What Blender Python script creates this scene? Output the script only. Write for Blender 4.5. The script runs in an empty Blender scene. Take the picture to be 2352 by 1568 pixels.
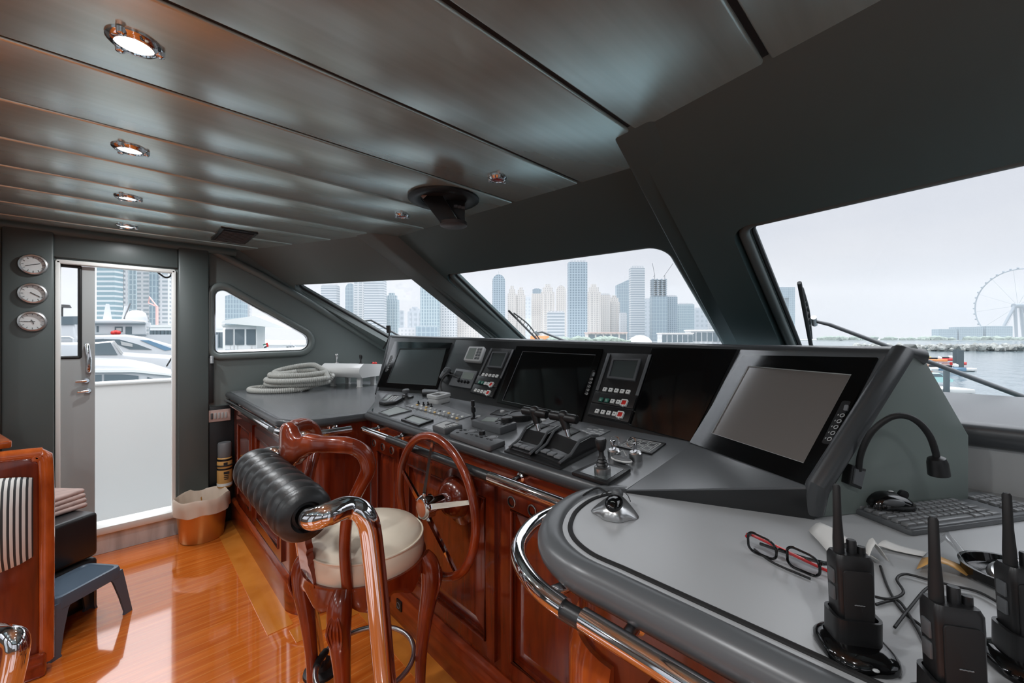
import bpy, bmesh, math, random
from mathutils import Vector, Matrix, geometry
random.seed(7)
S = bpy.context.scene
C = S.collection
R = math.radians
PI = math.pi
# ------------------------------------------------------------------ camera
FPX, HZ, EYE, HEAD = 935.0, 777.0, 1.45, R(46.2)
sn, cs = math.sin(HEAD), math.cos(HEAD)
cam_d = bpy.data.cameras.new('camera')
cam = bpy.data.objects.new('camera', cam_d); C.objects.link(cam)
cam.location = (0, 0, EYE)
cam.rotation_euler = (PI/2, 0, HEAD)
cam_d.sensor_width = 36.0
cam_d.lens = FPX/2352*36
cam_d.shift_y = -(784-HZ)/2352
cam_d.clip_start = .02
cam_d.clip_end = 5000
S.camera = cam
# ------------------------------------------------------------------ overcast sky
wld = bpy.data.worlds.new('overcast_sky'); S.world = wld; wld.use_nodes = True
nt = wld.node_tree; nt.nodes.clear()
n_tc = nt.nodes.new('ShaderNodeTexCoord')
n_sx = nt.nodes.new('ShaderNodeSeparateXYZ')
n_rp = nt.nodes.new('ShaderNodeValToRGB')
n_no = nt.nodes.new('ShaderNodeTexNoise')
n_mp = nt.nodes.new('ShaderNodeMapping')
n_mx = nt.nodes.new('ShaderNodeMix'); n_mx.data_type = 'RGBA'; n_mx.blend_type = 'MULTIPLY'
n_bg = nt.nodes.new('ShaderNodeBackground')
n_wo = nt.nodes.new('ShaderNodeOutputWorld')
nt.links.new(n_tc.outputs['Generated'], n_sx.inputs[0])
nt.links.new(n_sx.outputs['Z'], n_rp.inputs[0])
el = n_rp.color_ramp.elements
el[0].position = 0.0; el[0].color = (.275, .278, .292, 1)
el[1].position = 1.0; el[1].color = (2.2, 2.26, 2.36, 1)
e = el.new(.27); e.color = (.30, .306, .328, 1)
e = el.new(.50); e.color = (.85, .88, .92, 1)
nt.links.new(n_tc.outputs['Generated'], n_mp.inputs[0])
n_mp.inputs['Scale'].default_value = (1.2, 1.2, 5)
nt.links.new(n_mp.outputs[0], n_no.inputs['Vector'])
n_no.inputs['Scale'].default_value = 1.6; n_no.inputs['Detail'].default_value = 4
n_r2 = nt.nodes.new('ShaderNodeValToRGB')
n_r2.color_ramp.elements[0].position = .3; n_r2.color_ramp.elements[0].color = (.90, .92, .95, 1)
n_r2.color_ramp.elements[1].position = .7; n_r2.color_ramp.elements[1].color = (1.03, 1.02, 1.01, 1)
nt.links.new(n_no.outputs['Fac'], n_r2.inputs[0])
n_mx.inputs['Factor'].default_value = 1
nt.links.new(n_rp.outputs[0], n_mx.inputs['A']); nt.links.new(n_r2.outputs[0], n_mx.inputs['B'])
nt.links.new(n_mx.outputs['Result'], n_bg.inputs['Color'])
n_bg.inputs['Strength'].default_value = 1.0
nt.links.new(n_bg.outputs[0], n_wo.inputs[0])
S.view_settings.view_transform = 'Standard'
S.view_settings.look = 'None'
S.view_settings.gamma = 1
S.view_settings.use_curve_mapping = False
S.view_settings.exposure = 1.33
S.cycles.use_denoising = True
S.cycles.max_bounces = 10
S.cycles.volume_bounces = 3
S.cycles.diffuse_bounces = 5
S.cycles.glossy_bounces = 6
S.cycles.transparent_max_bounces = 16
S.cycles.sample_clamp_indirect = 6
S.cycles.caustics_reflective = False
S.cycles.caustics_refractive = False

# ------------------------------------------------------------------ sight lines: where a point of the photo meets a real plane
def ray(u, v):
    a = (u-1176)/FPX; b = (HZ-v)/FPX
    return Vector((cs*a-sn, sn*a+cs, b))
EYEV = Vector((0, 0, EYE))
def onZ(u, v, z): r = ray(u, v); return EYEV + r*((z-EYE)/r.z)
def onY(u, v, y): r = ray(u, v); return EYEV + r*(y/r.y)
def onX(u, v, x): r = ray(u, v); return EYEV + r*(x/r.x)
def onD(u, v, d): return EYEV + ray(u, v)*d
class Pl:
    """a plane with an origin, an along axis, an up axis and an outward normal"""
    def __init__(s, p, q, r):            # p origin, q along the first axis, r somewhere up the plane
        s.o = Vector(p); s.x = (Vector(q)-s.o).normalized()
        s.n = s.x.cross(Vector(r)-s.o).normalized(); s.y = s.n.cross(s.x)
        s.M = Matrix((( s.x.x, s.y.x, s.n.x, s.o.x), (s.x.y, s.y.y, s.n.y, s.o.y), (s.x.z, s.y.z, s.n.z, s.o.z), (0, 0, 0, 1)))
    def hit(s, u, v, off=0):             # 2D coordinates on the plane
        r = ray(u, v); t = (s.o + s.n*off - EYEV).dot(s.n)/r.dot(s.n)
        d = EYEV + r*t - s.o
        return Vector((d.dot(s.x), d.dot(s.y)))
    def pt(s, x, y, z=0): return s.o + s.x*x + s.y*y + s.n*z
    def at(s, x, y, z=0): M = s.M.copy(); M.translation = s.pt(x, y, z); return M

# ------------------------------------------------------------------ materials
def lin(c):
    return tuple(((x/255)/12.92 if x/255 <= .04045 else ((x/255+.055)/1.055)**2.4) for x in c)
def principled(name, col, rough=.5, metal=0, coat=0, spec=.5, noise=None, bump=None, emit=0):
    m = bpy.data.materials.new(name); m.use_nodes = True
    t = m.node_tree; b = t.nodes['Principled BSDF']
    c = lin(col)
    b.inputs['Base Color'].default_value = (*c, 1)
    b.inputs['Roughness'].default_value = rough
    b.inputs['Metallic'].default_value = metal
    b.inputs['Coat Weight'].default_value = coat
    b.inputs['Coat Roughness'].default_value = .06
    b.inputs['Specular IOR Level'].default_value = spec
    if emit:
        b.inputs['Emission Color'].default_value = (*c, 1); b.inputs['Emission Strength'].default_value = emit
    if noise or bump:
        tc = t.nodes.new('ShaderNodeTexCoord'); mp = t.nodes.new('ShaderNodeMapping')
        t.links.new(tc.outputs['Object'], mp.inputs[0])
    if noise:
        sc, amt, strx = noise
        mp.inputs['Scale'].default_value = strx
        n = t.nodes.new('ShaderNodeTexNoise'); n.inputs['Scale'].default_value = sc; n.inputs['Detail'].default_value = 6
        t.links.new(mp.outputs[0], n.inputs['Vector'])
        r = t.nodes.new('ShaderNodeValToRGB')
        r.color_ramp.elements[0].position = .3; r.color_ramp.elements[1].position = .7
        r.color_ramp.elements[0].color = (*[x*(1-amt) for x in c], 1)
        r.color_ramp.elements[1].color = (*[min(1, x*(1+amt)) for x in c], 1)
        t.links.new(n.outputs['Fac'], r.inputs[0]); t.links.new(r.outputs[0], b.inputs['Base Color'])
    if bump:
        sc, st = bump
        n2 = t.nodes.new('ShaderNodeTexNoise'); n2.inputs['Scale'].default_value = sc; n2.inputs['Detail'].default_value = 3
        t.links.new(tc.outputs['Object'], n2.inputs['Vector'])
        bp = t.nodes.new('ShaderNodeBump'); bp.inputs['Strength'].default_value = st; bp.inputs['Distance'].default_value = .002
        t.links.new(n2.outputs['Fac'], bp.inputs['Height']); t.links.new(bp.outputs[0], b.inputs['Normal'])
    return m
M = {}
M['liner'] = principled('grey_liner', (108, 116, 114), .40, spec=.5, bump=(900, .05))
M['liner_dark'] = principled('charcoal_liner', (84, 103, 103), .42, bump=(900, .05))
M['ceil'] = principled('satin_ceiling', (206, 226, 224), .24, metal=.66, spec=.55, noise=(3, .06, (12, .6, 1)))
M['groove'] = principled('seam_black', (18, 18, 18), .7)
M['pad'] = principled('padded_vinyl', (64, 66, 68), .30, spec=.5, bump=(600, .08))
M['desk'] = principled('desk_laminate', (96, 98, 100), .20, spec=.55, bump=(700, .05))
M['yacht'] = principled('yacht_gelcoat', (196, 198, 200), .25, coat=.3)
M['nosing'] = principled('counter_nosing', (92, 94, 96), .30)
M['portdesk'] = principled('port_counter_laminate', (112, 114, 116), .24, spec=.6)  # desk laminate made lighter to stand in for the sky's reflection
M['monitor_film'] = principled('monitor_film', (112, 106, 102), .12)  # grey film tone, with the pinkish ceiling reflection put into the colour
M['keycap'] = principled('keycap_sheen_grey', (112, 113, 114), .28)  # black keys lifted to grey, their sheen is put into the colour
M['column'] = principled('column_liner', (78, 86, 85), .42, bump=(900, .05))
M['bulwark'] = principled('bulwark_white', (222, 221, 219), .4)
M['endwall'] = principled('console_end_liner', (116, 126, 122), .38, bump=(900, .05))
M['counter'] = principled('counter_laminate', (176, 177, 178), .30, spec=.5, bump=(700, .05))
M['panel'] = principled('panel_black', (32, 33, 34), .28)
M['gloss_black'] = principled('gloss_black', (10, 10, 11), .09)
M['black'] = principled('black_plastic', (24, 24, 25), .38)
M['rubber'] = principled('black_rubber', (17, 17, 18), .6)
M['dgrey'] = principled('dark_grey_plastic', (84, 86, 88), .42)
M['grey'] = principled('mid_grey_plastic', (112, 114, 116), .42)
M['lgrey'] = principled('light_grey_plastic', (176, 177, 176), .45)
M['white'] = principled('white_gelcoat', (236, 236, 234), .22, coat=.3)
M['whitep'] = principled('white_paint', (226, 226, 222), .4)
M['button'] = principled('button_white', (222, 222, 218), .4)
M['red'] = principled('button_red', (196, 40, 34), .35)
M['green'] = principled('button_green', (40, 104, 88), .4)
M['amber'] = principled('button_amber', (224, 188, 120), .4)
M['chrome'] = principled('polished_chrome', (225, 225, 228), .05, metal=1)
M['steel'] = principled('brushed_steel', (190, 190, 190), .28, metal=1)
M['brass'] = principled('gold_bin', (206, 158, 92), .35, metal=.8)
M['leather'] = principled('black_leather', (34, 35, 36), .36, spec=.6, bump=(260, .12))
M['cream'] = principled('cream_leather', (244, 230, 208), .45, noise=(7, .05, (1, 1, 1)), bump=(120, .06))
M['blueplastic'] = principled('slate_blue_plastic', (84, 100, 116), .36)
M['pink'] = principled('pinkish_linen', (196, 170, 162), .8, noise=(40, .18, (1, .1, 1)))
M['bag'] = principled('bin_liner_plastic', (214, 196, 178), .35)
M['hose'] = principled('grey_hose_plastic', (186, 186, 180), .42)
M['screen'] = principled('screen_glass', (8, 9, 10), .07)
M['screen_grey'] = principled('screen_film', (66, 72, 72), .16)
M['lcd'] = principled('lcd_grey', (120, 128, 122), .25)
M['paper'] = principled('paper_white', (226, 224, 220), .6)
M['redplastic'] = principled('red_acetate', (200, 22, 28), .2)
M['lamp'] = principled('lamp_diffuser', (255, 250, 240), .4, emit=1.2)
M['lampred'] = principled('lamp_red', (150, 34, 28), .2)
M['gold'] = principled('label_gold', (214, 164, 96), .4)
M['kick'] = principled('kick_plate', (196, 202, 204), .3, metal=0, noise=(2.2, .55, (1, 3.4, .4)))
M['doorleaf'] = principled('door_leaf', (164, 168, 168), .3)

def wood(name, c1, c2, scale=(1, 1, 9), rough=.22, coat=.6, dist=2.5):
    m = bpy.data.materials.new(name); m.use_nodes = True
    t = m.node_tree; b = t.nodes['Principled BSDF']
    tc = t.nodes.new('ShaderNodeTexCoord'); mp = t.nodes.new('ShaderNodeMapping')
    mp.inputs['Scale'].default_value = scale
    n = t.nodes.new('ShaderNodeTexNoise'); n.inputs['Scale'].default_value = 3.2; n.inputs['Detail'].default_value = 8
    n.inputs['Distortion'].default_value = dist*.15
    t.links.new(tc.outputs['Object'], mp.inputs[0]); t.links.new(mp.outputs[0], n.inputs['Vector'])
    r = t.nodes.new('ShaderNodeValToRGB')
    r.color_ramp.elements[0].position = .32; r.color_ramp.elements[1].position = .72
    r.color_ramp.elements[0].color = (*lin(c1), 1); r.color_ramp.elements[1].color = (*lin(c2), 1)
    t.links.new(n.outputs['Fac'], r.inputs[0]); t.links.new(r.outputs[0], b.inputs['Base Color'])
    b.inputs['Roughness'].default_value = rough
    b.inputs['Coat Weight'].default_value = coat; b.inputs['Coat Roughness'].default_value = .07
    return m
M['mahogany'] = wood('mahogany', (86, 26, 9), (124, 45, 16), (9, 9, 1))
M['mahogany_h'] = wood('mahogany_rail', (112, 40, 16), (158, 66, 28), (1, 9, 9))
M['cherry'] = wood('varnished_cherry', (150, 64, 22), (196, 96, 38), (6, 6, 2), rough=.16, coat=.8)
M['stoolwood'] = wood('stool_mahogany', (104, 34, 13), (150, 60, 23), (6, 6, 2), rough=.22, coat=.5)
M['margin'] = wood('margin_board', (204, 120, 42), (224, 142, 60), (2, 2, 1), rough=.16, coat=.5)

def sole_mat():                          # teak sole with thin pale strips running fore and aft
    m = wood('teak_sole', (208, 100, 30), (234, 128, 50), (14, .8, 1), rough=.11, coat=.5)
    t = m.node_tree; b = t.nodes['Principled BSDF']
    src = b.inputs['Base Color'].links[0].from_socket
    tc = t.nodes.new('ShaderNodeTexCoord'); sx = t.nodes.new('ShaderNodeSeparateXYZ')
    t.links.new(tc.outputs['Object'], sx.inputs[0])
    m1 = t.nodes.new('ShaderNodeMath'); m1.operation = 'MODULO'; m1.inputs[1].default_value = .056
    ad = t.nodes.new('ShaderNodeMath'); ad.inputs[1].default_value = 56.0
    t.links.new(sx.outputs['X'], ad.inputs[0]); t.links.new(ad.outputs[0], m1.inputs[0])
    lt = t.nodes.new('ShaderNodeMath'); lt.operation = 'LESS_THAN'; lt.inputs[1].default_value = .0045
    t.links.new(m1.outputs[0], lt.inputs[0])
    mx = t.nodes.new('ShaderNodeMix'); mx.data_type = 'RGBA'
    ml = t.nodes.new('ShaderNodeMath'); ml.operation = 'MULTIPLY'; ml.inputs[1].default_value = .32
    t.links.new(lt.outputs[0], ml.inputs[0])
    t.links.new(ml.outputs[0], mx.inputs['Factor'])
    t.links.new(src, mx.inputs['A']); mx.inputs['B'].default_value = (*lin((240, 176, 100)), 1)
    t.links.new(mx.outputs['Result'], b.inputs['Base Color'])
    b.inputs['Coat Weight'].default_value = 1; b.inputs['Coat IOR'].default_value = 2.0; b.inputs['Coat Roughness'].default_value = .05
    return m
M['sole'] = sole_mat()

def glass_mat(name, tint=(1, 1, 1), refl=.05):
    m = bpy.data.materials.new(name); m.use_nodes = True
    t = m.node_tree; t.nodes.clear()
    o = t.nodes.new('ShaderNodeOutputMaterial'); mx = t.nodes.new('ShaderNodeMixShader')
    tr = t.nodes.new('ShaderNodeBsdfTransparent'); gl = t.nodes.new('ShaderNodeBsdfGlossy')
    tr.inputs[0].default_value = (*tint, 1); gl.inputs['Roughness'].default_value = .02
    mx.inputs[0].default_value = refl
    t.links.new(tr.outputs[0], mx.inputs[1]); t.links.new(gl.outputs[0], mx.inputs[2]); t.links.new(mx.outputs[0], o.inputs[0])
    return m
M['pane'] = glass_mat('window_glass', (.985, .99, .995), .03)
M['lens'] = glass_mat('spectacle_lens', (.93, .93, .95), .08)
M['clear'] = glass_mat('clear_film', (.9, .9, .9), .18)

def stripes(name, base, dark, sx, sz, fx=.5, fz=.5, rough=.4, mode='grid'):
    """a facade: bays of width sx and storeys of height sz, in the object's own coordinates"""
    m = bpy.data.materials.new(name); m.use_nodes = True
    t = m.node_tree; b = t.nodes['Principled BSDF']
    tc = t.nodes.new('ShaderNodeTexCoord'); s = t.nodes.new('ShaderNodeSeparateXYZ')
    t.links.new(tc.outputs['Object'], s.inputs[0])
    def band(sock, period, frac):
        a = t.nodes.new('ShaderNodeMath'); a.operation = 'ADD'; a.inputs[1].default_value = period*1000
        d = t.nodes.new('ShaderNodeMath'); d.operation = 'MODULO'; d.inputs[1].default_value = period
        l = t.nodes.new('ShaderNodeMath'); l.operation = 'LESS_THAN'; l.inputs[1].default_value = period*frac
        t.links.new(sock, a.inputs[0]); t.links.new(a.outputs[0], d.inputs[0]); t.links.new(d.outputs[0], l.inputs[0])
        return l.outputs[0]
    xy = t.nodes.new('ShaderNodeMath'); t.links.new(s.outputs['Y' if mode == 'y' else 'X'], xy.inputs[0]); t.links.new(s.outputs['Y'], xy.inputs[1])
    if mode == 'y': mode = 'v'
    f = None
    if mode in ('grid', 'v'): f = band(xy.outputs[0], sx, fx)
    if mode in ('grid', 'h'):
        g = band(s.outputs['Z'], sz, fz)
        if f is None: f = g
        else:
            mu = t.nodes.new('ShaderNodeMath'); mu.operation = 'MULTIPLY'
            t.links.new(f, mu.inputs[0]); t.links.new(g, mu.inputs[1]); f = mu.outputs[0]
    mx = t.nodes.new('ShaderNodeMix'); mx.data_type = 'RGBA'
    t.links.new(f, mx.inputs['Factor'])
    mx.inputs['A'].default_value = (*lin(base), 1); mx.inputs['B'].default_value = (*lin(dark), 1)
    t.links.new(mx.outputs['Result'], b.inputs['Base Color'])
    b.inputs['Roughness'].default_value = rough
    return m

# ------------------------------------------------------------------ mesh helpers
WM = {}                                  # object name -> world matrix
def wm(o): return WM[o.name] if o is not None else Matrix()
def tag(o, label=None, cat=None, group=None, kind=None):
    if label: o['label'] = label
    if cat: o['category'] = cat
    if group: o['group'] = group
    if kind: o['kind'] = kind
    return o
def thing(name, loc, label, cat, group=None, mat=None):
    o = bpy.data.objects.new(name, None); C.objects.link(o); o.empty_display_size = .05
    Mx = mat.copy() if mat is not None else Matrix.Translation(Vector(loc))
    o.matrix_world = Mx; WM[o.name] = Mx
    return tag(o, label, cat, group)
def rotz(a): return Matrix.Rotation(a, 4, 'Z')
def T(*p): return Matrix.Translation(Vector(p) if len(p) == 3 else Vector(p[0]))
def frame_from(z_axis, origin, x_hint=(1, 0, 0)):
    z = Vector(z_axis).normalized(); x = Vector(x_hint); x = (x - z*x.dot(z))
    if x.length < 1e-4: x = Vector((0, 1, 0)) - z*z.y
    x.normalize(); y = z.cross(x); o = Vector(origin)
    return Matrix(((x.x, y.x, z.x, o.x), (x.y, y.y, z.y, o.y), (x.z, y.z, z.z, o.z), (0, 0, 0, 1)))
class MB:
    def __init__(s): s.bm = bmesh.new()
    def merge(s, b, Mx=None):
        if Mx is not None: bmesh.ops.transform(b, matrix=Mx, verts=b.verts)
        me = bpy.data.meshes.new('t'); b.to_mesh(me); b.free(); s.bm.from_mesh(me); bpy.data.meshes.remove(me)
        return s
    def box(s, c, size, bev=0, Mx=None, seg=2, taper=None):
        b = bmesh.new(); bmesh.ops.create_cube(b, size=1)
        for v in b.verts:
            v.co = Vector((v.co.x*size[0], v.co.y*size[1], v.co.z*size[2]))
            if taper and v.co.z > 0: v.co.x *= taper[0]; v.co.y *= taper[1]
        if bev: bmesh.ops.bevel(b, geom=b.edges[:], offset=bev, segments=seg, affect='EDGES', profile=.5)
        bmesh.ops.translate(b, vec=Vector(c), verts=b.verts)
        return s.merge(b, Mx)
    def slab(s, pts, h, bev=0, Mx=None, seg=2, z0=0):   # polygon in xy raised by h
        b = bmesh.new(); vs = [b.verts.new((p[0], p[1], z0)) for p in pts]
        f = b.faces.new(vs); 
        r = bmesh.ops.extrude_face_region(b, geom=[f])
        bmesh.ops.translate(b, vec=(0, 0, h), verts=[v for v in r['geom'] if isinstance(v, bmesh.types.BMVert)])
        bmesh.ops.recalc_face_normals(b, faces=b.faces)
        if bev:
            es = [e for e in b.edges if abs(e.verts[0].co.z-e.verts[1].co.z) < 1e-6]
            bmesh.ops.bevel(b, geom=es, offset=bev, segments=seg, affect='EDGES', profile=.5)
        return s.merge(b, Mx)
    def holed(s, outer, holes, h, Mx=None):             # plate with openings, from z=0 to z=h
        loops = [outer]+holes
        flat = [p for l in loops for p in l]
        tri = geometry.tessellate_polygon([[Vector((p[0], p[1], 0)) for p in l] for l in loops])
        b = bmesh.new()
        v0 = [b.verts.new((p[0], p[1], 0)) for p in flat]; v1 = [b.verts.new((p[0], p[1], h)) for p in flat]
        for t in tri:
            try:
                b.faces.new([v0[i] for i in reversed(t)]); b.faces.new([v1[i] for i in t])
            except ValueError: pass
        k = 0
        for l in loops:
            n = len(l)
            for i in range(n):
                j = (i+1) % n
                b.faces.new((v0[k+i], v0[k+j], v1[k+j], v1[k+i]))
            k += n
        bmesh.ops.recalc_face_normals(b, faces=b.faces)
        return s.merge(b, Mx)
    def tube(s, pts, r, seg=12, closed=False, caps=True):
        pts = [Vector(p) for p in pts]; n = len(pts)
        rs = r if isinstance(r, (list, tuple)) else [r]*n
        b = s.bm; rings = []; prev = None
        for i in range(n):
            a = pts[i-1] if (i > 0 or closed) else pts[i]
            c = pts[(i+1) % n] if (i < n-1 or closed) else pts[i]
            t = (c-a)
            if t.length < 1e-9: t = Vector((0, 0, 1))
            t.normalize()
            if prev is None:
                h = Vector((0, 0, 1)) if abs(t.z) < .9 else Vector((1, 0, 0))
                x = h - t*h.dot(t)
            else: x = prev - t*prev.dot(t)
            x.normalize(); prev = x; y = t.cross(x)
            rings.append([b.verts.new(pts[i] + (x*math.cos(2*PI*k/seg) + y*math.sin(2*PI*k/seg))*rs[i]) for k in range(seg)])
        m = n if closed else n-1
        for i in range(m):
            A, B = rings[i], rings[(i+1) % n]
            sh = 0
            if closed and i == n-1:      # match the seam of a closed loop
                sh = min(range(seg), key=lambda q: (A[0].co-B[q].co).length)
            for k in range(seg):
                b.faces.new((A[k], A[(k+1) % seg], B[(k+1+sh) % seg], B[(k+sh) % seg]))
        if caps and not closed:
            b.faces.new(list(reversed(rings[0]))); b.faces.new(rings[-1])
        return s
    def cyl(s, p0, p1, r, seg=20): return s.tube([p0, p1], r, seg)
    def lathe(s, prof, Mx=None, seg=32, sx=1, sy=1):     # profile (radius, height) round the z axis
        b = bmesh.new(); rings = []
        for (r, z) in prof:
            rings.append([b.verts.new((r*math.cos(2*PI*k/seg)*sx, r*math.sin(2*PI*k/seg)*sy, z)) for k in range(seg)] if r > 1e-6 else [b.verts.new((0, 0, z))])
        for A, B in zip(rings, rings[1:]):
            for k in range(seg):
                q = (k+1) % seg
                if len(A) == 1 and len(B) == 1: continue
                if len(A) == 1: b.faces.new((A[0], B[q], B[k]))
                elif len(B) == 1: b.faces.new((A[k], A[q], B[0]))
                else: b.faces.new((A[k], A[q], B[q], B[k]))
        if len(rings[0]) > 1 and not (len(rings[1]) == 1 and abs(prof[0][1]-prof[1][1]) < .02*prof[0][0]): b.faces.new(list(reversed(rings[0])))   # a plain disc needs no second cap
        if len(rings[-1]) > 1: b.faces.new(rings[-1])
        bmesh.ops.recalc_face_normals(b, faces=b.faces)
        return s.merge(b, Mx)
    def ball(s, c, r, Mx=None, seg=16):
        rr = r if isinstance(r, (tuple, list)) else (r, r, r)
        b = bmesh.new(); bmesh.ops.create_uvsphere(b, u_segments=seg, v_segments=max(6, seg//2), radius=1)
        for v in b.verts: v.co = Vector((v.co.x*rr[0]+c[0], v.co.y*rr[1]+c[1], v.co.z*rr[2]+c[2]))
        return s.merge(b, Mx)
    def torus(s, Rr, r, Mx=None, seg=48, sub=12):
        b = MB(); b.tube([(Rr*math.cos(2*PI*k/seg), Rr*math.sin(2*PI*k/seg), 0) for k in range(seg)], r, sub, closed=True)
        return s.merge(b.bm, Mx)
    def loft(s, rings, caps=True, closed=True):          # rings of 3D points, equal counts
        b = s.bm; rv = [[b.verts.new(p) for p in r] for r in rings]; n = len(rv[0])
        for A, B in zip(rv, rv[1:]):
            for k in range(n if closed else n-1): b.faces.new((A[k], A[(k+1) % n], B[(k+1) % n], B[k]))
        if caps: 
            b.faces.new(list(reversed(rv[0]))); b.faces.new(rv[-1])
        return s
    def quad(s, *p):
        s.bm.faces.new([s.bm.verts.new(q) for q in p]); return s
    def build(s, name, mat, parent=None, Mx=None, origin=None, smooth=True, ang=38, subd=0):
        """vertices are in the frame Mx (None: the world); they end in the parent's frame, or round origin when top-level"""
        b = s.bm
        bmesh.ops.recalc_face_normals(b, faces=b.faces)
        P = wm(parent)
        own = Matrix()
        if parent is None and origin is not None: own = T(Vector(origin))
        X = (P @ own).inverted() @ (Mx if Mx is not None else Matrix())
        bmesh.ops.transform(b, matrix=X, verts=b.verts)
        me = bpy.data.meshes.new(name); b.to_mesh(me); b.free()
        me.materials.append(mat if not isinstance(mat, str) else M[mat])
        if smooth:
            me.polygons.foreach_set('use_smooth', [True]*len(me.polygons))
            me.set_sharp_from_angle(angle=R(ang))
        o = bpy.data.objects.new(name, me); C.objects.link(o)
        if parent is not None:
            o.parent = parent
        else: o.matrix_world = own
        WM[o.name] = P @ own
        if subd:
            q = o.modifiers.new('sub', 'SUBSURF'); q.levels = subd; q.render_levels = subd
        return o
def struct(o): o['kind'] = 'structure'; return o
def kids(o): return [c for c in bpy.data.objects if c.parent == o]
def dup(root, Mx, label=None, group=None):               # a copy of a thing with copies of its parts and sub-parts
    r = root.copy(); C.objects.link(r); r.matrix_world = Mx; WM[r.name] = Mx
    if label: r['label'] = label
    if group: r['group'] = group
    for ch in kids(root):
        c = ch.copy(); C.objects.link(c); c.parent = r
        for g in kids(ch):
            d = g.copy(); C.objects.link(d); d.parent = c
    return r
def rrect(w, h, r, n=6, cx=0, cy=0):                     # rounded rectangle outline
    out = []
    for (x, y, a0) in ((w/2-r, h/2-r, 0), (-w/2+r, h/2-r, 90), (-w/2+r, -h/2+r, 180), (w/2-r, -h/2+r, 270)):
        for k in range(n+1):
            a = R(a0+90*k/n); out.append((cx+x+r*math.cos(a), cy+y+r*math.sin(a)))
    return out
def rpoly(pts, r, n=7):                                  # polygon with rounded corners
    out = []; m = len(pts)
    rs = r if isinstance(r, (list, tuple)) else [r]*m
    for i in range(m):
        p = Vector(pts[i]).to_2d() if len(pts[i]) == 3 else Vector(pts[i]); a = Vector(pts[i-1]); c = Vector(pts[(i+1) % m])
        da = (a-p).normalized(); dc = (c-p).normalized()
        ang = math.acos(max(-1, min(1, da.dot(dc)))); rr = rs[i]
        if rr < 1e-6: out.append((p.x, p.y)); continue
        d = min(rr/math.tan(ang/2), .49*(a-p).length, .49*(c-p).length); rr = d*math.tan(ang/2)
        bis = (da+dc).normalized(); ctr = p + bis*(rr/math.sin(ang/2))
        s0 = p+da*d-ctr; s1 = p+dc*d-ctr
        a0 = math.atan2(s0.y, s0.x); a1 = math.atan2(s1.y, s1.x)
        dd = (a1-a0+PI) % (2*PI)-PI
        for k in range(n+1):
            t = a0+dd*k/n; out.append((ctr.x+rr*math.cos(t), ctr.y+rr*math.sin(t)))
    return out
def offset_poly(pts, d):                                 # grow a polygon outward by d
    n = len(pts); A = sum(pts[i][0]*pts[(i+1) % n][1]-pts[(i+1) % n][0]*pts[i][1] for i in range(n))
    sg = 1 if A > 0 else -1; out = []
    for i in range(n):
        p0, p, p1 = Vector(pts[i-1]), Vector(pts[i]), Vector(pts[(i+1) % n])
        e0 = (p-p0).normalized(); e1 = (p1-p).normalized()
        n0 = Vector((e0.y, -e0.x))*sg; n1 = Vector((e1.y, -e1.x))*sg
        b = (n0+n1); L = b.length
        if L < 1e-6: b = n0; L = 1
        b = b/L; k = d/max(.35, b.dot(n0))
        out.append((p.x+b.x*k, p.y+b.y*k))
    return out
def spline(pts, n=8, closed=False):                      # Catmull-Rom through the points
    P = [Vector(p) for p in pts]; m = len(P); out = []
    segs = m if closed else m-1
    for i in range(segs):
        if closed: p0, p1, p2, p3 = P[i-1], P[i], P[(i+1) % m], P[(i+2) % m]
        else: p0, p1, p2, p3 = P[max(i-1, 0)], P[i], P[i+1], P[min(i+2, m-1)]
        for k in range(n):
            t = k/n
            out.append(.5*((2*p1)+(p2-p0)*t+(2*p0-5*p1+4*p2-p3)*t*t+(3*p1-p0-3*p2+p3)*t**3))
    if not closed: out.append(P[-1])
    return out
# ================================================================== the wheelhouse shell
CZ = 2.16                                # headlining height
WX = -3.91                               # port side
RK = 1.5                                 # rake of the windscreen
# floor -------------------------------------------------------------
b = MB(); b.box((-.85, -.75, -.02), (6.3, 4.0, .04)); struct(b.build('floor', 'sole', origin=(-.85, -.75, -.02)))
# ceiling: planks running fore and aft with dark seams between
seams = [-3.95, -3.70, -3.36, -3.01, -2.655, -2.29, -1.92, -1.53, -1.13, -.72, -.30, .12, .54, .96, 1.38, 1.8, 2.35]
b = MB()
for x0, x1 in zip(seams, seams[1:]):
    b.box(((x0+x1)/2, -.45, CZ+.02), (x1-x0-.016, 4.3, .04), bev=.007, seg=3)
struct(b.build('ceiling', 'ceil', origin=(-.8, 0, CZ)))
b = MB(); b.box((-.8, -.45, CZ+.018), (6.3, 4.3, .02)); struct(b.build('ceiling_backing', 'groove', origin=(-.8, 0, CZ)))

# port side with the doorway and the triangular window ---------------
PW = Pl((WX, -2.6, 0), (WX, 1, 0), (WX, -2.6, 1))
def pw(y, z): return (y+2.6, z)
D0, D1, DZ0, DZ1 = -.302, .285, .14, 1.95
door_hole = [pw(D0, DZ0), pw(D1, DZ0), pw(D1, DZ1), pw(D0, DZ1)]
tri = [PW.hit(494, 654), PW.hit(494, 810), PW.hit(757, 801)]
trih = rpoly([tuple(p) for p in tri], [.05, .035, .075], 8)
outer = [pw(-2.6, 0), pw(1.9, 0), pw(2.35, 1.0), pw(2.2, 1.17), pw(.70, CZ), pw(-2.6, CZ)]
b = MB(); b.holed(outer, [door_hole, trih], .04, PW.at(0, 0, -.04)); 
b.holed(outer[:], [door_hole, offset_poly(trih, .012)], .02, PW.at(0, 0, -.06))
struct(b.build('wall_port', 'liner', origin=(WX, 0, 0)))
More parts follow.
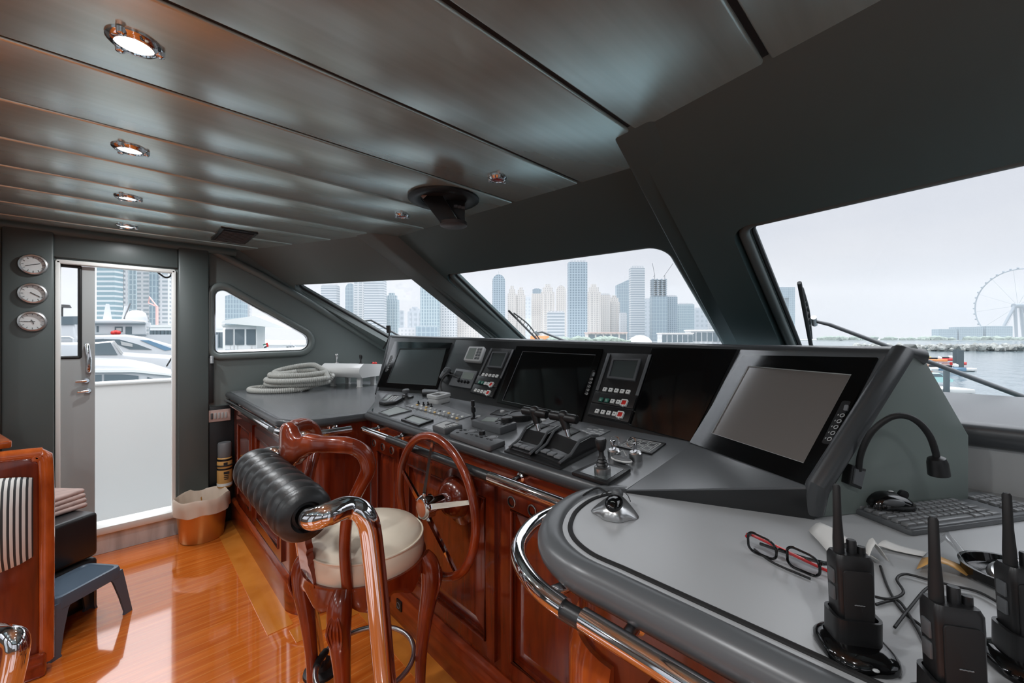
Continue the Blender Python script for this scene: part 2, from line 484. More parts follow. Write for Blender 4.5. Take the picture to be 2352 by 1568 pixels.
# padded surround of the triangular window, its bright bead and its pane
t = thing('window_1', (WX, .9, 1.4), None, None); struct(t)
b = MB(); b.tube([PW.pt(p[0], p[1], .004) for p in offset_poly(trih, .034)], .026, 10, closed=True)
struct(b.build('window_surround', 'liner', t))
b = MB(); b.tube([PW.pt(p[0], p[1], -.004) for p in trih], .005, 6, closed=True); struct(b.build('window_bead', 'chrome', t))
b = MB(); b.slab(trih, .005, Mx=PW.at(0, 0, -.045)); struct(b.build('window_pane', 'pane', t))
# pillars either side of the doorway
b = MB(); b.box((WX+.02, (.302+.484)/2, CZ/2), (.05, .182, CZ), bev=.012)
struct(b.build('trim_1', 'column', origin=(WX, .39, 0)))
b = MB(); b.box((WX+.02, -.415, CZ/2), (.05, .21, CZ), bev=.012)
struct(b.build('trim_2', 'column', origin=(WX, -.41, 0)))
b = MB(); b.box((WX+.012, (D0+D1)/2, (DZ1+.02+CZ)/2), (.03, D1-D0+.03, CZ-DZ1-.02), bev=.006)
struct(b.build('trim_3', 'column', origin=(WX, 0, DZ1)))
# cove between wall and ceiling
b = MB(); b.tube([(WX+.015, -2.6, CZ-.02), (WX+.015, .66, CZ-.02)], .035, 12); struct(b.build('trim_4', 'liner_dark', origin=(WX, -1, CZ)))
# doorway frame
t = thing('door_1', (WX, D0, 0), None, None); struct(t)
b = MB()
for (y, z, sy, sz) in ((D0+.006, (DZ0+DZ1)/2, .022, DZ1-DZ0), (D1-.006, (DZ0+DZ1)/2, .022, DZ1-DZ0), ((D0+D1)/2, DZ1-.004, D1-D0, .024)):
    b.box((WX-.02, y, z), (.075, sy, sz), bev=.004)
struct(b.build('door_frame', 'whitep', t))
b = MB(); b.box((WX-.03, (D0+D1)/2, DZ0+.02), (.16, D1-D0, .05), bev=.008); struct(b.build('door_sill', 'whitep', t))
b = MB(); b.box((WX+.012, (D0+D1)/2+.01, .066), (.02, D1-D0+.03, .13)); struct(b.build('kick_plate', 'kick', t))
# sliding leaf, half open, with its own window
LX = WX-.05
LP = Pl((LX, -.80, 0), (LX, 0, 0), (LX, -.8, 1))
l0 = (LP.hit(218, 700).x)
wi = [LP.hit(188, 640).x, LP.hit(188, 823).y, LP.hit(188, 611).y]
b = MB()
leaf = [(0, DZ0+.02), (l0, DZ0+.02), (l0, DZ1-.02), (0, DZ1-.02)]
hole = rpoly([(.10, wi[1]), (wi[0], wi[1]), (wi[0], wi[2]), (.10, wi[2])], .012, 4)
b.holed(leaf, [hole], .035, LP.at(0, 0, -.02))
dl = b.build('door_leaf', 'doorleaf', t); struct(dl)
b = MB(); b.tube([LP.pt(p[0], p[1], .012) for p in offset_poly(hole, -.008)], .011, 8, closed=True); struct(b.build('leaf_seal', 'rubber', dl))
b = MB(); b.slab(hole, .005, Mx=LP.at(0, 0, -.004)); struct(b.build('leaf_pane', 'pane', dl))
hp = [LP.hit(201, 793), LP.hit(205, 850)]
b = MB(); b.tube(spline([LP.pt(hp[0].x, hp[0].y, .015), LP.pt(hp[0].x, hp[0].y, .05), LP.pt(hp[0].x+.01, (hp[0].y+hp[1].y)/2, .06), LP.pt(hp[1].x, hp[1].y, .05), LP.pt(hp[1].x, hp[1].y, .015)], 6), .012, 10)
struct(b.build('door_handle', 'chrome', dl))
for (u, v, nm) in ((199, 873, 'door_latch'), (203, 896, 'door_lock')):
    p = LP.hit(u, v); b = MB(); b.cyl(LP.pt(p.x, p.y, .012), LP.pt(p.x, p.y, .035), .014); b.tube([LP.pt(p.x, p.y, .035), LP.pt(p.x-.05, p.y-.004, .045)], [.010, .007], 10)
    struct(b.build(nm, 'chrome', dl))
# a short black cable hanging inside the doorway's upper corner
k = [onX(u, v, WX-.09) for (u, v) in ((356, 620), (366, 628), (380, 637), (391, 634), (397, 622))]
b = MB(); b.tube(spline(k, 5), .006, 8); tag(b.build('hanging_cable', 'rubber', origin=k[0]), 'short black cable looped in the upper corner of the open doorway', 'cable')

# windscreen panes -----------------------------------------------------
def pane_plane(pl, pr, thick=.09):
    pl = Vector(pl); pr = Vector(pr)
    P = Pl(pl, pr, pl+Vector((0, -RK, 1)))
    P.o = P.o - P.n*thick; P.M.translation = P.o
    return P
def windscreen(nm, wn, P, wid, drop, hole, rad, x0=0.0, rec=.045, mat='liner_dark', top=.04):
    k = P.y.x/P.x.x                      # the side edges run straight fore and aft
    outer = [(x0-top*k, top), (wid-top*k, top), (wid+drop*k, -drop), (x0+drop*k, -drop)]
    big = [(min(max(p[0], x0+.015-p[1]*k), wid-.015-p[1]*k), max(min(p[1], -.02), -drop+.02)) for p in offset_poly(hole, rec)]
    b = MB(); b.holed(outer, [rpoly(hole, rad, 8)], .045, P.M)
    b.holed(outer, [rpoly(big, [r+rec for r in (rad if isinstance(rad, list) else [rad]*len(hole))], 8)], .045, P.at(0, 0, .045))
    struct(b.build(nm, mat, origin=P.o))
    t = thing(wn, P.o, None, None); struct(t)
    b = MB(); b.tube([P.pt(p[0], p[1], .03) for p in rpoly(hole, rad, 8)], .012, 8, closed=True); struct(b.build('window_gasket', 'rubber', t))
    b = MB(); b.tube([P.pt(p[0], p[1], .050) for p in rpoly(offset_poly(hole, .022), [r+.02 for r in (rad if isinstance(rad, list) else [rad]*len(hole))], 8)], .020, 10, closed=True); struct(b.build('window_reveal', 'liner', t))  # lighter liner puts the window light on the reveal into its colour
    b = MB(); b.slab(offset_poly(hole, .01), .006, Mx=P.at(0, 0, .012)); struct(b.build('window_pane', 'pane', t))
# centre pane in front of the wheel
P2 = pane_plane((-2.62, 1.39, CZ), (-.66, 1.55, CZ))
h2 = [tuple(P2.hit(u, v, .03)) for (u, v) in ((1042, 625), (1275, 850), (1692, 838), (1528, 557))]
windscreen('wall_front_1', 'window_2', P2, 1.93, 1.75, h2, [.04, .05, .05, .10])
# port pane
P1 = pane_plane((-3.98, .66, CZ), (-2.66, 1.25, CZ))
h1 = [tuple(P1.hit(u, v, .03)) for (u, v) in ((676, 650), (1010, 842), (1010, 634))]
kk = P1.y.x/P1.x.x; r0 = 1.43
yt = h1[0][1]+(h1[2][1]-h1[0][1])*(r0-.1-h1[0][0])/(h1[2][0]-h1[0][0])
h1 = [h1[0], h1[1], (r0-h1[1][1]*kk, h1[1][1]), (r0-yt*kk, yt)]
windscreen('wall_front_2', 'window_3', P1, 1.44, 1.75, h1, [.05, .05, .05, .03], mat='liner')  # lighter liner stands in for the stronger light on this header
# starboard pane beside the camera, and its neighbour
P3 = pane_plane((-.74, 1.28, CZ), (1.1, .92, CZ))
q = [P3.hit(u, v, .03) for (u, v) in ((1722, 513), (1880, 906), (2352, 934), (2352, 366))]
tl, bl = q[0], q[1]; tr = q[0]+(q[3]-q[0])*((1.70-q[0].x)/(q[3].x-q[0].x)); br = q[1]+(q[2]-q[1])*((1.70-q[1].x)/(q[2].x-q[1].x))
h3 = [tuple(tl), tuple(bl), tuple(br), tuple(tr)]
windscreen('wall_front_3', 'window_4', P3, 1.87, 1.95, h3, [.045, .05, .05, .05])
P4 = pane_plane((1.05, .93, CZ), (2.38, .30, CZ))
windscreen('wall_front_4', 'window_5', P4, 1.46, 1.95, [(.15, -.45), (.15, -1.6), (1.3, -1.6), (1.3, -.45)], .05)
# mullions: padded beams that run down between the panes
def beam(nm, top, bot, mat='liner_dark', bev=.018):
    """top and bot: matching corner points of the beam's section at its two ends"""
    b = MB(); q = bmesh.new()
    A = [q.verts.new(p) for p in top]; B = [q.verts.new(p) for p in bot]; n = len(A)
    for k in range(n): q.faces.new((A[k], A[(k+1) % n], B[(k+1) % n], B[k]))
    q.faces.new(list(reversed(A))); q.faces.new(B)
    bmesh.ops.recalc_face_normals(q, faces=q.faces)
    es = [e for e in q.edges if (e.verts[0] in A) != (e.verts[1] in A)]
    bmesh.ops.bevel(q, geom=es, offset=bev, segments=3, affect='EDGES', profile=.5)
    b.merge(q); return struct(b.build(nm, mat, origin=top[0], ang=50))
def down(p, q, k):                       # carry a line on past its end
    return Vector(p)+(Vector(q)-Vector(p))*k
# the post between centre and starboard panes
tl = Vector((-.80, 1.25, CZ+.01)); bl = onX(1655, 785, -.82)
tr = Vector((-.64, 1.225, CZ+.01)); br = onX(1762, 790, -.645)
top = [tl, tr, tr+Vector((.10, .35, 0)), tl+Vector((-.02, .40, 0))]
bot = [down(tl, bl, 1.25), down(tr, br, 1.25)]; bot += [bot[1]+Vector((.10, .20, 0)), bot[0]+Vector((0, .30, 0))]
beam('trim_5', top, bot, bev=.02)
# the beam between port and centre panes
tl = Vector((-2.775, 1.15, CZ+.01)); bl = onX(1108, 773, -2.78)
tr = Vector((-2.64, 1.19, CZ+.01)); br = onX(1150, 775, -2.62)
top = [tl, tr, tr+Vector((.05, .24, 0)), tl+Vector((-.02, .22, 0))]
bot = [down(tl, bl, 1.3), down(tr, br, 1.3)]; bot += [bot[1]+Vector((.10, .12, 0)), bot[0]+Vector((0, .12, 0))]
beam('trim_6', top, bot, mat='liner', bev=.012)
# the padded roll in the port corner where the side meets the windscreen
b = MB(); b.tube([onX(u, v, WX+.005) for (u, v) in ((478, 570), (600, 632), (720, 700), (885, 802))], .03, 12)
struct(b.build('trim_7', 'liner', origin=(WX, 1, 1.8)))
# mirrored neighbour out of sight to starboard
beam('trim_8', [(1.0, .95, CZ), (1.14, .9, CZ), (1.14, 1.2, CZ), (1.0, 1.2, CZ)], [(1.0, 2.2, 1.2), (1.14, 2.1, 1.2), (1.14, 2.3, 1.2), (1.0, 2.4, 1.2)])
# starboard side: doorway and window like the port side; unseen aft bulkhead, its openings sized for the interior light
SP = Pl((2.31, 2.0, 0), (2.31, -1, 0), (2.31, 2.0, 1))
b = MB(); b.holed([(0, 0), (4.6, 0), (4.6, CZ), (1.75, CZ), (0, 1.0)], [[(1.9, .14), (2.6, .14), (2.6, 1.95), (1.9, 1.95)], [(2.75, .8), (4.45, .8), (4.45, 2.0), (2.75, 2.0)]], .05, SP.at(0, 0, -.05))
struct(b.build('wall_starboard', 'liner', origin=(2.31, 0, 0)))
AP = Pl((2.31, -2.6, 0), (-1, -2.6, 0), (2.31, -2.6, 1))
b = MB(); b.holed([(0, 0), (6.22, 0), (6.22, CZ), (0, CZ)], [[(.4, 1.0), (2.6, 1.0), (2.6, 1.95), (.4, 1.95)], [(3.0, .1), (3.9, .1), (3.9, 1.95), (3.0, 1.95)], [(4.3, 1.0), (5.8, 1.0), (5.8, 1.95), (4.3, 1.95)]], .05, AP.at(0, 0, -.05))
struct(b.build('wall_aft', 'liner', origin=(0, -2.6, 0)))
# front skirt under the windscreen and the shelf that carries the starboard sill
b = MB(); b.box((.68, 2.13, 1.185), (2.6, .90, .07), bev=.03, seg=4); struct(b.build('trim_9', 'pad', origin=(.6, 2.1, 1.185)))
b = MB(); b.box((.68, 1.74, .60), (2.6, .05, 1.12), bev=.006); struct(b.build('wall_front_5', 'lgrey', origin=(.6, 1.74, .6)))
b = MB(); b.box((-2.3, 2.42, .62), (3.3, .06, 1.3)); struct(b.build('wall_front_6', 'liner', origin=(-2.3, 2.42, .6)))

b = MB(); b.box((WX+.008, .575, .46), (.016, .175, .92), bev=.004); struct(b.build('trim_13', 'black', origin=(WX, .575, 0)))
# ================================================================== cabinets, console and worktops
UPZ = Vector((0, 0, 1))
WT = 1.03                                # worktop height
def raised_door(parent, P, x0, x1, y0, y1, name='door', mat='mahogany', field=True):
    """a framed door with a raised field, on the plane P"""
    b = MB(); b.holed([(x0, y0), (x1, y0), (x1, y1), (x0, y1)], [[(x0+.055, y0+.06), (x1-.055, y0+.06), (x1-.055, y1-.06), (x0+.055, y1-.06)]], .016, P.M)
    d = b.build(name, mat, parent, ang=20)
    b = MB()
    ix0, ix1, iy0, iy1 = x0+.055, x1-.055, y0+.06, y1-.06
    loop = [(ix0, iy0), (ix1, iy0), (ix1, iy1), (ix0, iy1)]
    b.tube([P.pt(p[0], p[1], .016) for p in loop], .007, 8, closed=True)
    b.build('moulding', mat, d)
    if field:
        b = MB(); w, h = ix1-ix0, iy1-iy0
        e = min(.05, w*.2)
        rings = [[P.pt(x, y, z) for (x, y) in ((ix0+k, iy0+k), (ix1-k, iy0+k), (ix1-k, iy1-k), (ix0+k, iy1-k))] for (k, z) in ((.006, .001), (.012, .003), (.012+e, .013), (.014+e, .013))]
        b.loft(rings); b.build('field', mat, d, ang=10)
    return d
def plinth(parent, path, h=.165):
    b = MB()
    pts = [Vector((p[0], p[1], 0)) for p in path]
    off = []
    n = len(pts)
    for i in range(n):
        t = (pts[min(i+1, n-1)]-pts[max(i-1, 0)]).normalized(); off.append(Vector((t.y, -t.x, 0)))
    rings = []
    prof = [(-.01, 0), (.022, 0), (.022, h-.03), (.016, h-.012), (.022, h-.006), (.016, h+.006), (.004, h+.018), (-.01, h+.018)]
    b.loft([[p+o*q[0]+Vector((0, 0, q[1])) for q in prof] for p, o in zip(pts, off)])
    return b.build('plinth', 'mahogany_h', parent, ang=30)
def worktop_edge(b, path, r=.024, z=WT-.024):
    b.tube([(p[0], p[1], z) for p in path], r, 14)

# ---- the console base in front of the wheel
FY = 1.04
t = thing('helm_cabinet', (-1.42, FY, 0), 'long mahogany panelled cabinet front behind the steering wheel, under the instrument desk', 'cabinet')
b = MB(); b.box((-1.415, FY+.19, .495), (1.73, .38, .99)); b.build('carcass', 'mahogany', t)
plinth(t, [(-2.25, FY), (-.55, FY)])
PF = Pl((0, FY, 0), (1, FY, 0), (0, FY, 1))
raised_door(t, PF, -1.86, -1.165, .215, .885)
raised_door(t, PF, -1.125, -.66, .215, .885)
raised_door(t, PF, -2.20, -1.90, .215, .885)
b = MB(); b.box((-1.41, FY-.005, .945), (1.6, .014, .055), bev=.004); b.build('frieze', 'mahogany_h', t)
for (u, v) in ((864, 1016), (884, 1025), (905, 1033), (1181, 1150), (1228, 1170)):   # round switch holes along the frieze
    p = onY(u, v, FY-.004); b = MB()
    Mx = frame_from((0, -1, 0), (p.x, FY-.010 if False else FY-.017, p.z))
    b.torus(.017, .0035, Mx, 24, 8); b.lathe([(.0165, -.004), (0, -.004)], Mx, 24)
    k = b.build('switch_hole', 'black', t)
    b = MB(); b.torus(.0185, .003, Mx, 24, 8); b.build('bezel', 'steel', k)

# ---- port cabinet
def peninsula(mir):
    """outline of a peninsula unit with its rounded inner corner, seen from above"""
    return None
PLO = rpoly([(-3.885, .65), (-2.26, .65), (-2.26, 1.035), (-3.885, 1.035)], [0, .17, 0, 0], 10)
t = thing('port_cabinet', (-3.1, .65, 0), 'mahogany cabinet under the counter with the coiled hose', 'cabinet')
b = MB(); b.slab(PLO, 1.0); b.build('carcass', 'mahogany', t)
cr = [p for p in PLO if p[0] > -2.44]
plinth(t, [(-3.885, .65), (-2.6, .65)]+[p for p in PLO if p[0] > -2.44 and p[1] < 1.0]+[(-2.26, 1.02)])
PA = Pl((0, .65, 0), (1, .65, 0), (0, .65, 1))
raised_door(t, PA, -3.70, -3.19, .215, .865)
raised_door(t, PA, -3.12, -2.50, .215, .865)
# port worktop
PLW = rpoly([(-3.90, .62), (-2.235, .60), (-2.235, 1.00), (-2.27, 1.02), (-2.80, 1.35), (-2.80, 2.0), (-3.90, 1.9)], [.06, .17, .01, 0, 0, 0, 0], 10)
t = thing('port_worktop', (-3.1, .62, WT), 'dark grey counter top with rounded corner carrying the hose', 'worktop')
b = MB(); b.slab(PLW, .028, z0=WT-.028); b.build('top', 'portdesk', t)
b = MB(); ed = [p for p in PLW if p[1] < 1.005]; ed.sort(key=lambda p: (p[0] if p[1] < .7 else p[0]+p[1]*0))
k0 = [p for p in PLW][0]
worktop_edge(b, [(-3.86, .61), (-2.9, .605)]+[p for p in PLW if -2.42 < p[0] and p[1] < 1.0]); b.build('bullnose', 'pad', t)

# ---- starboard cabinet and its worktop
SLO = rpoly([(-.575, 1.035), (-.575, .66), (1.5, .66), (1.5, 1.035)], [0, .16, 0, 0], 10)
t = thing('starboard_cabinet', (-.2, .66, 0), 'mahogany cabinet with rounded corner pilaster under the counter with the radios', 'cabinet')
b = MB(); b.slab(SLO, 1.0); b.build('carcass', 'mahogany', t)
corner = [p for p in SLO if p[0] < -.40 and p[1] < 1.0]
plinth(t, [(-.575, 1.02)]+corner+[(1.5, .66)])
b = MB()
rr = [(p[0], p[1]) for p in corner]
mid = [Vector((p[0], p[1], 0)) for p in corner]
cc = Vector((-.415, .82, 0))
rings = []
for p in mid:
    o = (p-cc).normalized()
    rings.append([p+o*.022+Vector((0, 0, .19)), p+o*.022+Vector((0, 0, .80)), p+o*.010+Vector((0, 0, .84)), p+o*.0+Vector((0, 0, .84)), p+Vector((0, 0, .19))])
b.loft(rings); b.build('pilaster', 'cherry', t)
PB = Pl((0, .66, 0), (1, .66, 0), (0, .66, 1))
raised_door(t, PB, -.34, .22, .215, .865)
SIDE = Pl((-.575, 1.2, 0), (-.575, .2, 0), (-.575, 1.2, 1))
so = [(1440, 1130), (1390, 1128), (1330, 1143), (1285, 1172), (1264, 1205), (1262, 1235), (1280, 1268), (1325, 1306), (1400, 1343)]
sp = [onZ(u, v, WT-.01) for (u, v) in so]
edge = [(p.x, p.y) for p in spline([(p.x, p.y, 0) for p in sp], 4)] + [(-.25, .615), (1.5, .615)]
SW = edge + [(1.5, 1.73), (-.02, 1.73), (-.10, 1.30), (-.56, 1.05)]
t = thing('starboard_worktop', (-.1, .62, WT), 'dark grey counter top with thick rounded edge carrying radios and keyboard', 'worktop')
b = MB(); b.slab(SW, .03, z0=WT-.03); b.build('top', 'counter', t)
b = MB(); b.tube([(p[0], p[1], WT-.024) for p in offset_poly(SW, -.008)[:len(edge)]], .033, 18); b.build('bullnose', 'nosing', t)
ins = [(p[0], p[1]) for p in offset_poly(SW, -.047)][3:len(edge)]
b = MB(); b.tube([(p[0], p[1], WT-.001) for p in ins], .006, 8); b.build('groove_shade', 'rubber', t)  # black strip stands in for the shade of the recessed step
# under-edge wood band of the two worktops
b = MB(); b.tube([(p[0], p[1], .93) for p in corner], .016, 8); b.bm.free()

# ---- instrument desk and dashboard
Lb = onZ(1000, 905, 1.084); Lb.y = 1.46
Bp = Vector((-.59, 1.44, 1.084))
PC = Pl(Lb, (Bp.x, Lb.y, Lb.z), Lb+Vector((0, .30, .345)))
def on(P, u, v, off=0):
    h = P.hit(u, v, off); return P.pt(h.x, h.y, off)
JR = on(PC, 1705, 795); JL = on(PC, 1050, 776)
Cp = onZ(1870, 1117, 1.106)
PR = Pl(Bp, Cp, JR)
TR = on(PR, 2062, 801)
CL = onZ(866, 895, 1.075)
PLf = Pl(CL, Lb, JL)
TL = on(PLf, 897, 771)
zf = 1.037
PD = Pl((-2.28, 1.0, zf), (-.58, 1.0, zf), (-2.28, 1.46, 1.084))
Ap = onZ(1438, 1124, 1.038)
t = thing('instrument_console', (-1.4, 1.04, 1.0), 'wide black instrument console with sloping desk and raked dashboard under the windscreen', 'console')
CONS = t
dl0 = on(PD, 843, 950); dl1 = on(PD, 870, 897)
desk_poly = [PD.hit(843, 952), Vector((PD.hit(1438, 1124).x, 0)), Vector((PD.hit(1592, 1019).x, .466)), Vector((PD.hit(1000, 905).x, .466)), PD.hit(866, 895)]
desk_poly[0].y = 0
b = MB(); b.slab([tuple(p) for p in desk_poly], -.03, Mx=PD.M); b.build('desk', 'desk', t)
b = MB(); b.tube([(-2.235, 1.03, 1.012), (-2.215, 1.005, 1.014), (-1.4, 1.0, 1.013), (-.60, 1.0, 1.011), (-.53, 1.03, 1.010)], .026, 14); b.build('bullnose', 'pad', t)
def fascia(nm, P, pts, mat, th=.03):
    b = MB(); b.slab([tuple(P.hit(*p)) if len(p) == 2 and p[0] > 30 else tuple(p) for p in pts], -th, Mx=P.M)
    return b.build(nm, mat, t)
def pv(P, X): d = Vector(X)-P.o; return (d.dot(P.x), d.dot(P.y))
b = MB(); b.slab([pv(PC, Lb), pv(PC, (Bp.x, Lb.y, Lb.z)), pv(PC, JR), pv(PC, JL)], -.03, Mx=PC.M); b.build('centre_fascia', 'panel', t)
b = MB(); b.slab([pv(PR, Bp), pv(PR, Cp), pv(PR, TR), pv(PR, JR)], -.03, Mx=PR.M); b.build('angled_fascia', 'desk', t)
b = MB(); b.slab([pv(PLf, CL), pv(PLf, Lb), pv(PLf, JL), pv(PLf, TL)], -.03, Mx=PLf.M); b.build('port_fascia', 'panel', t)
# sloping wedge of the desk under the angled monitor
b = MB(); q = b.bm
base = [Vector((Ap.x, Ap.y, WT-.03)), Vector((Bp.x, Bp.y, WT-.03)), Vector((Cp.x, Cp.y, WT-.03))]
b.loft([base, [Ap+Vector((.002, 0, 0)), Bp, Cp]]); b.build('desk_wedge', 'desk', t, ang=10)
fo = Vector((Cp.y-Ap.y, -(Cp.x-Ap.x), 0)).normalized()*.003
b = MB(); qa = [Vector((Ap.x, Ap.y, WT-.005)), Vector((Cp.x, Cp.y, WT-.005)), Cp-UPZ*.006, Ap-UPZ*.004]
b.loft([[p+fo*.1 for p in qa], [p+fo for p in qa]]); b.build('wedge_fascia', 'panel', t, ang=10)
# padded top roll and the shelf behind it
b = MB(); b.tube([TL+Vector((0, .01, -.018)), JL+Vector((0, .012, -.018)), JR+Vector((0, .012, -.018)), TR+Vector((0, .01, -.018))], .024, 14); b.build('top_roll', 'pad', t)
b = MB(); b.slab([(TL.x, TL.y+.01), (JL.x, JL.y), (JR.x, JR.y), (TR.x, TR.y), (TR.x+.01, TR.y+.12), (-.30, 2.3), (-2.5, 2.42), (-2.98, 2.1)], .03, z0=1.385); b.build('shelf', 'rubber', t)
# starboard end wall with its padded edge
e0 = onZ(1880, 1189, WT); e1 = Vector((.075, 1.586, WT))
PE = Pl(e0, e1, e0+Vector((0, 0, 1)))
ends = [PE.hit(1885, 1190), PE.hit(2226, 1140), PE.hit(2226, 1000), PE.hit(2085, 812)]
tp = pv(PE, TR); 
b = MB(); b.slab([(0, 0), (ends[1].x, 0), tuple(ends[2]), (tp[0]+.03, tp[1]+.012), (tp[0], tp[1]), pv(PE, Cp)], .03, Mx=PE.at(0, 0, -.03), bev=.004); b.build('end_wall', 'endwall', t)
b = MB(); b.tube([e0+Vector((-.012, 0, .015)), Cp+Vector((.006, 0, 0)), TR+Vector((.008, .005, -.008)), TR+Vector((.035, .045, -.022))], .024, 14)
b.build('edge_roll', 'pad', t)
# port end wall of the dashboard
b = MB(); b.loft([[CL, TL, TL+Vector((0, .6, -.03)), CL+Vector((0, .85, 0))], [CL+Vector((.02, 0, 0)), TL+Vector((.02, 0, 0)), TL+Vector((.02, .6, -.03)), CL+Vector((.02, .85, 0))]])
b.build('port_end_wall', 'pad', t)
b = MB(); b.tube([CL+Vector((-.004, 0, -.03)), TL+Vector((0, 0, -.01))], .014, 10); b.build('port_edge_roll', 'pad', t)

# ---- grab rails: chrome tube on stand-offs, with leather covered lengths between
RZ = .968
def standoff(parent, p, q):
    p = Vector(p); q = Vector(q); d = (q-p).normalized(); L = (q-p).length
    b = MB(); b.lathe([(.026, 0), (.026, .008), (.017, .012), (.017, L*.55), (.011, L*.6), (.011, L)], frame_from(d, p), 20)
    return b.build('standoff', 'chrome', parent)
def rail(label, path, r, covers, offs, base, group='grab rails round the console'):
    t = thing('grab_rail', path[0], label, 'rail', group)
    for (nm, mat, pts, rad) in covers:
        b = MB(); b.tube(pts, rad, 16); b.build(nm, mat, t)
    for (p, q) in offs: standoff(t, p, q)
    return t
def pz(u, v): return onZ(u, v, RZ)
# port rail
a0 = Vector((-3.80, .585, RZ)); 
curve = [(-2.46, .575, RZ), (-2.36, .58, RZ), (-2.26, .60, RZ), (-2.185, .66, RZ), (-2.16, .74, RZ), (-2.155, .88, RZ)]
c = spline(curve, 6)
rail('straight chrome grab rail along the port counter edge', [a0], .017,
     [('tube', 'chrome', [a0, (-2.42, .578, RZ)], .018), ('end_fitting', 'steel', [a0+Vector((-.02, .06, 0)), a0+Vector((-.02, 0, 0)), a0], .012)],
     [((-3.5, .65, RZ+.01), (-3.5, .59, RZ)), ((-2.75, .65, RZ+.01), (-2.75, .585, RZ))], 0)
rail('curved chrome grab rail round the corner of the port counter', [c[0]], .017,
     [('tube', 'chrome', c[6:], .018), ('leather_sleeve', 'leather', c[:7], .0165)],
     [((-2.27, .82, RZ+.01), (-2.17, .82, RZ)), ((-2.36, .65, RZ+.01), (-2.33, .585, RZ))], 0)
# centre rail: chrome end, leather covered middle behind the wheel, chrome end
ry = .925
rail('long grab rail behind the steering wheel, chrome ends and black sleeve', [(-2.12, ry, RZ)], .017,
     [('tube', 'chrome', [(-2.10, ry, RZ), (-1.82, ry, RZ)], .018), ('leather_sleeve', 'leather', [(-1.82, ry, RZ), (-1.075, ry, RZ)], .0175), ('tube', 'chrome', [(-1.075, ry, RZ), (-.66, ry, RZ)], .019)],
     [((-1.80, FY, RZ+.01), (-1.80, ry+.012, RZ)), ((-.985, FY, RZ+.015), (-.985, ry+.012, RZ)), ((-2.05, FY, RZ+.01), (-2.05, ry+.012, RZ))], 0)
# starboard rail: curved chrome, leather joint, straight chrome
cv = [pz(u, v) for (u, v) in ((1293, 1168), (1235, 1196), (1200, 1232), (1190, 1268), (1205, 1310), (1243, 1357), (1298, 1398))]
c = spline(cv, 6)
rail('curved chrome grab rail round the corner of the starboard counter', [c[0]], .018,
     [('tube', 'chrome', c, .0185)], [(Vector((-.46, .69, RZ+.015)), c[-6]), (Vector((-.575, .86, RZ+.01)), c[6])], 0)
s0 = c[-1]; s1 = pz(1340, 1421)
rail('straight chrome grab rail under the counter edge near the radios', [s1], .018,
     [('leather_sleeve', 'leather', [s0+Vector((-.01, .0, -.004)), s1+Vector((.01, 0, -.004))], .0165), ('tube', 'chrome', [s1, (.9, .562, RZ)], .019)],
     [(Vector((-.345, .66, RZ+.015)), (-.345, .575, RZ)), (Vector((.2, .66, RZ+.015)), (.2, .575, RZ))], 0)

# lighter margin board of the sole, laid along the foot of the cabinets
def margin(path, w, nm):
    pts = [Vector((p[0], p[1], 0)) for p in path]; n = len(pts); A = []; Bq = []
    for i in range(n):
        d0 = (pts[i]-pts[i-1]).normalized() if i else (pts[1]-pts[0]).normalized(); d1 = (pts[i+1]-pts[i]).normalized() if i < n-1 else d0
        n0 = Vector((d0.y, -d0.x, 0)); n1 = Vector((d1.y, -d1.x, 0)); q = (n0+n1).normalized(); k = 1/max(.5, q.dot(n0))
        A.append(pts[i]+q*.021*k); Bq.append(pts[i]+q*(.021+w)*k)
    b = MB()
    for i in range(n-1): b.loft([[A[i], Bq[i], Bq[i]+UPZ*.0025, A[i]+UPZ*.0025], [A[i+1], Bq[i+1], Bq[i+1]+UPZ*.0025, A[i+1]+UPZ*.0025]])
    return struct(b.build(nm, 'margin', origin=pts[0]))
margin([(-3.885, .65), (-2.26, .65)], .115, 'trim_10')
margin([(-2.245, .60), (-2.245, FY), (-.59, FY)], .115, 'trim_11')
margin([(-.59, .92), (-.59, .645), (1.5, .645)], .115, 'trim_12')
# ================================================================== instruments on the dashboard
def quadpts(P, px, off=0): return [tuple(P.hit(u, v, off)) for (u, v) in px]
def qslab(name, P, px, h, mat, parent, bev=.002, z0=0, inset=0, rad=0, off=None):
    """a plate on the plane P whose top outline is seen at the four (or more) points px"""
    pts = quadpts(P, px, (h+z0) if off is None else off)
    if inset: pts = offset_poly(pts, -inset)
    if rad: pts = rpoly(pts, rad, 4)
    b = MB(); b.slab(pts, h, Mx=P.at(0, 0, z0), bev=bev); return b.build(name, mat, parent)
def lerp(a, b, k): return tuple(a[i]+(b[i]-a[i])*k for i in range(len(a)))
def bil(q, x, y):                        # a point of the quad TL TR BR BL, x right and y down
    return lerp(lerp(q[0], q[1], x), lerp(q[3], q[2], x), y)
def qsub(q, x0, y0, x1, y1): return [bil(q, x0, y0), bil(q, x1, y0), bil(q, x1, y1), bil(q, x0, y1)]
def ringz(b, P, c, r, th, z=.002): b.torus(r, th, P.at(c[0], c[1], z), 20, 6)
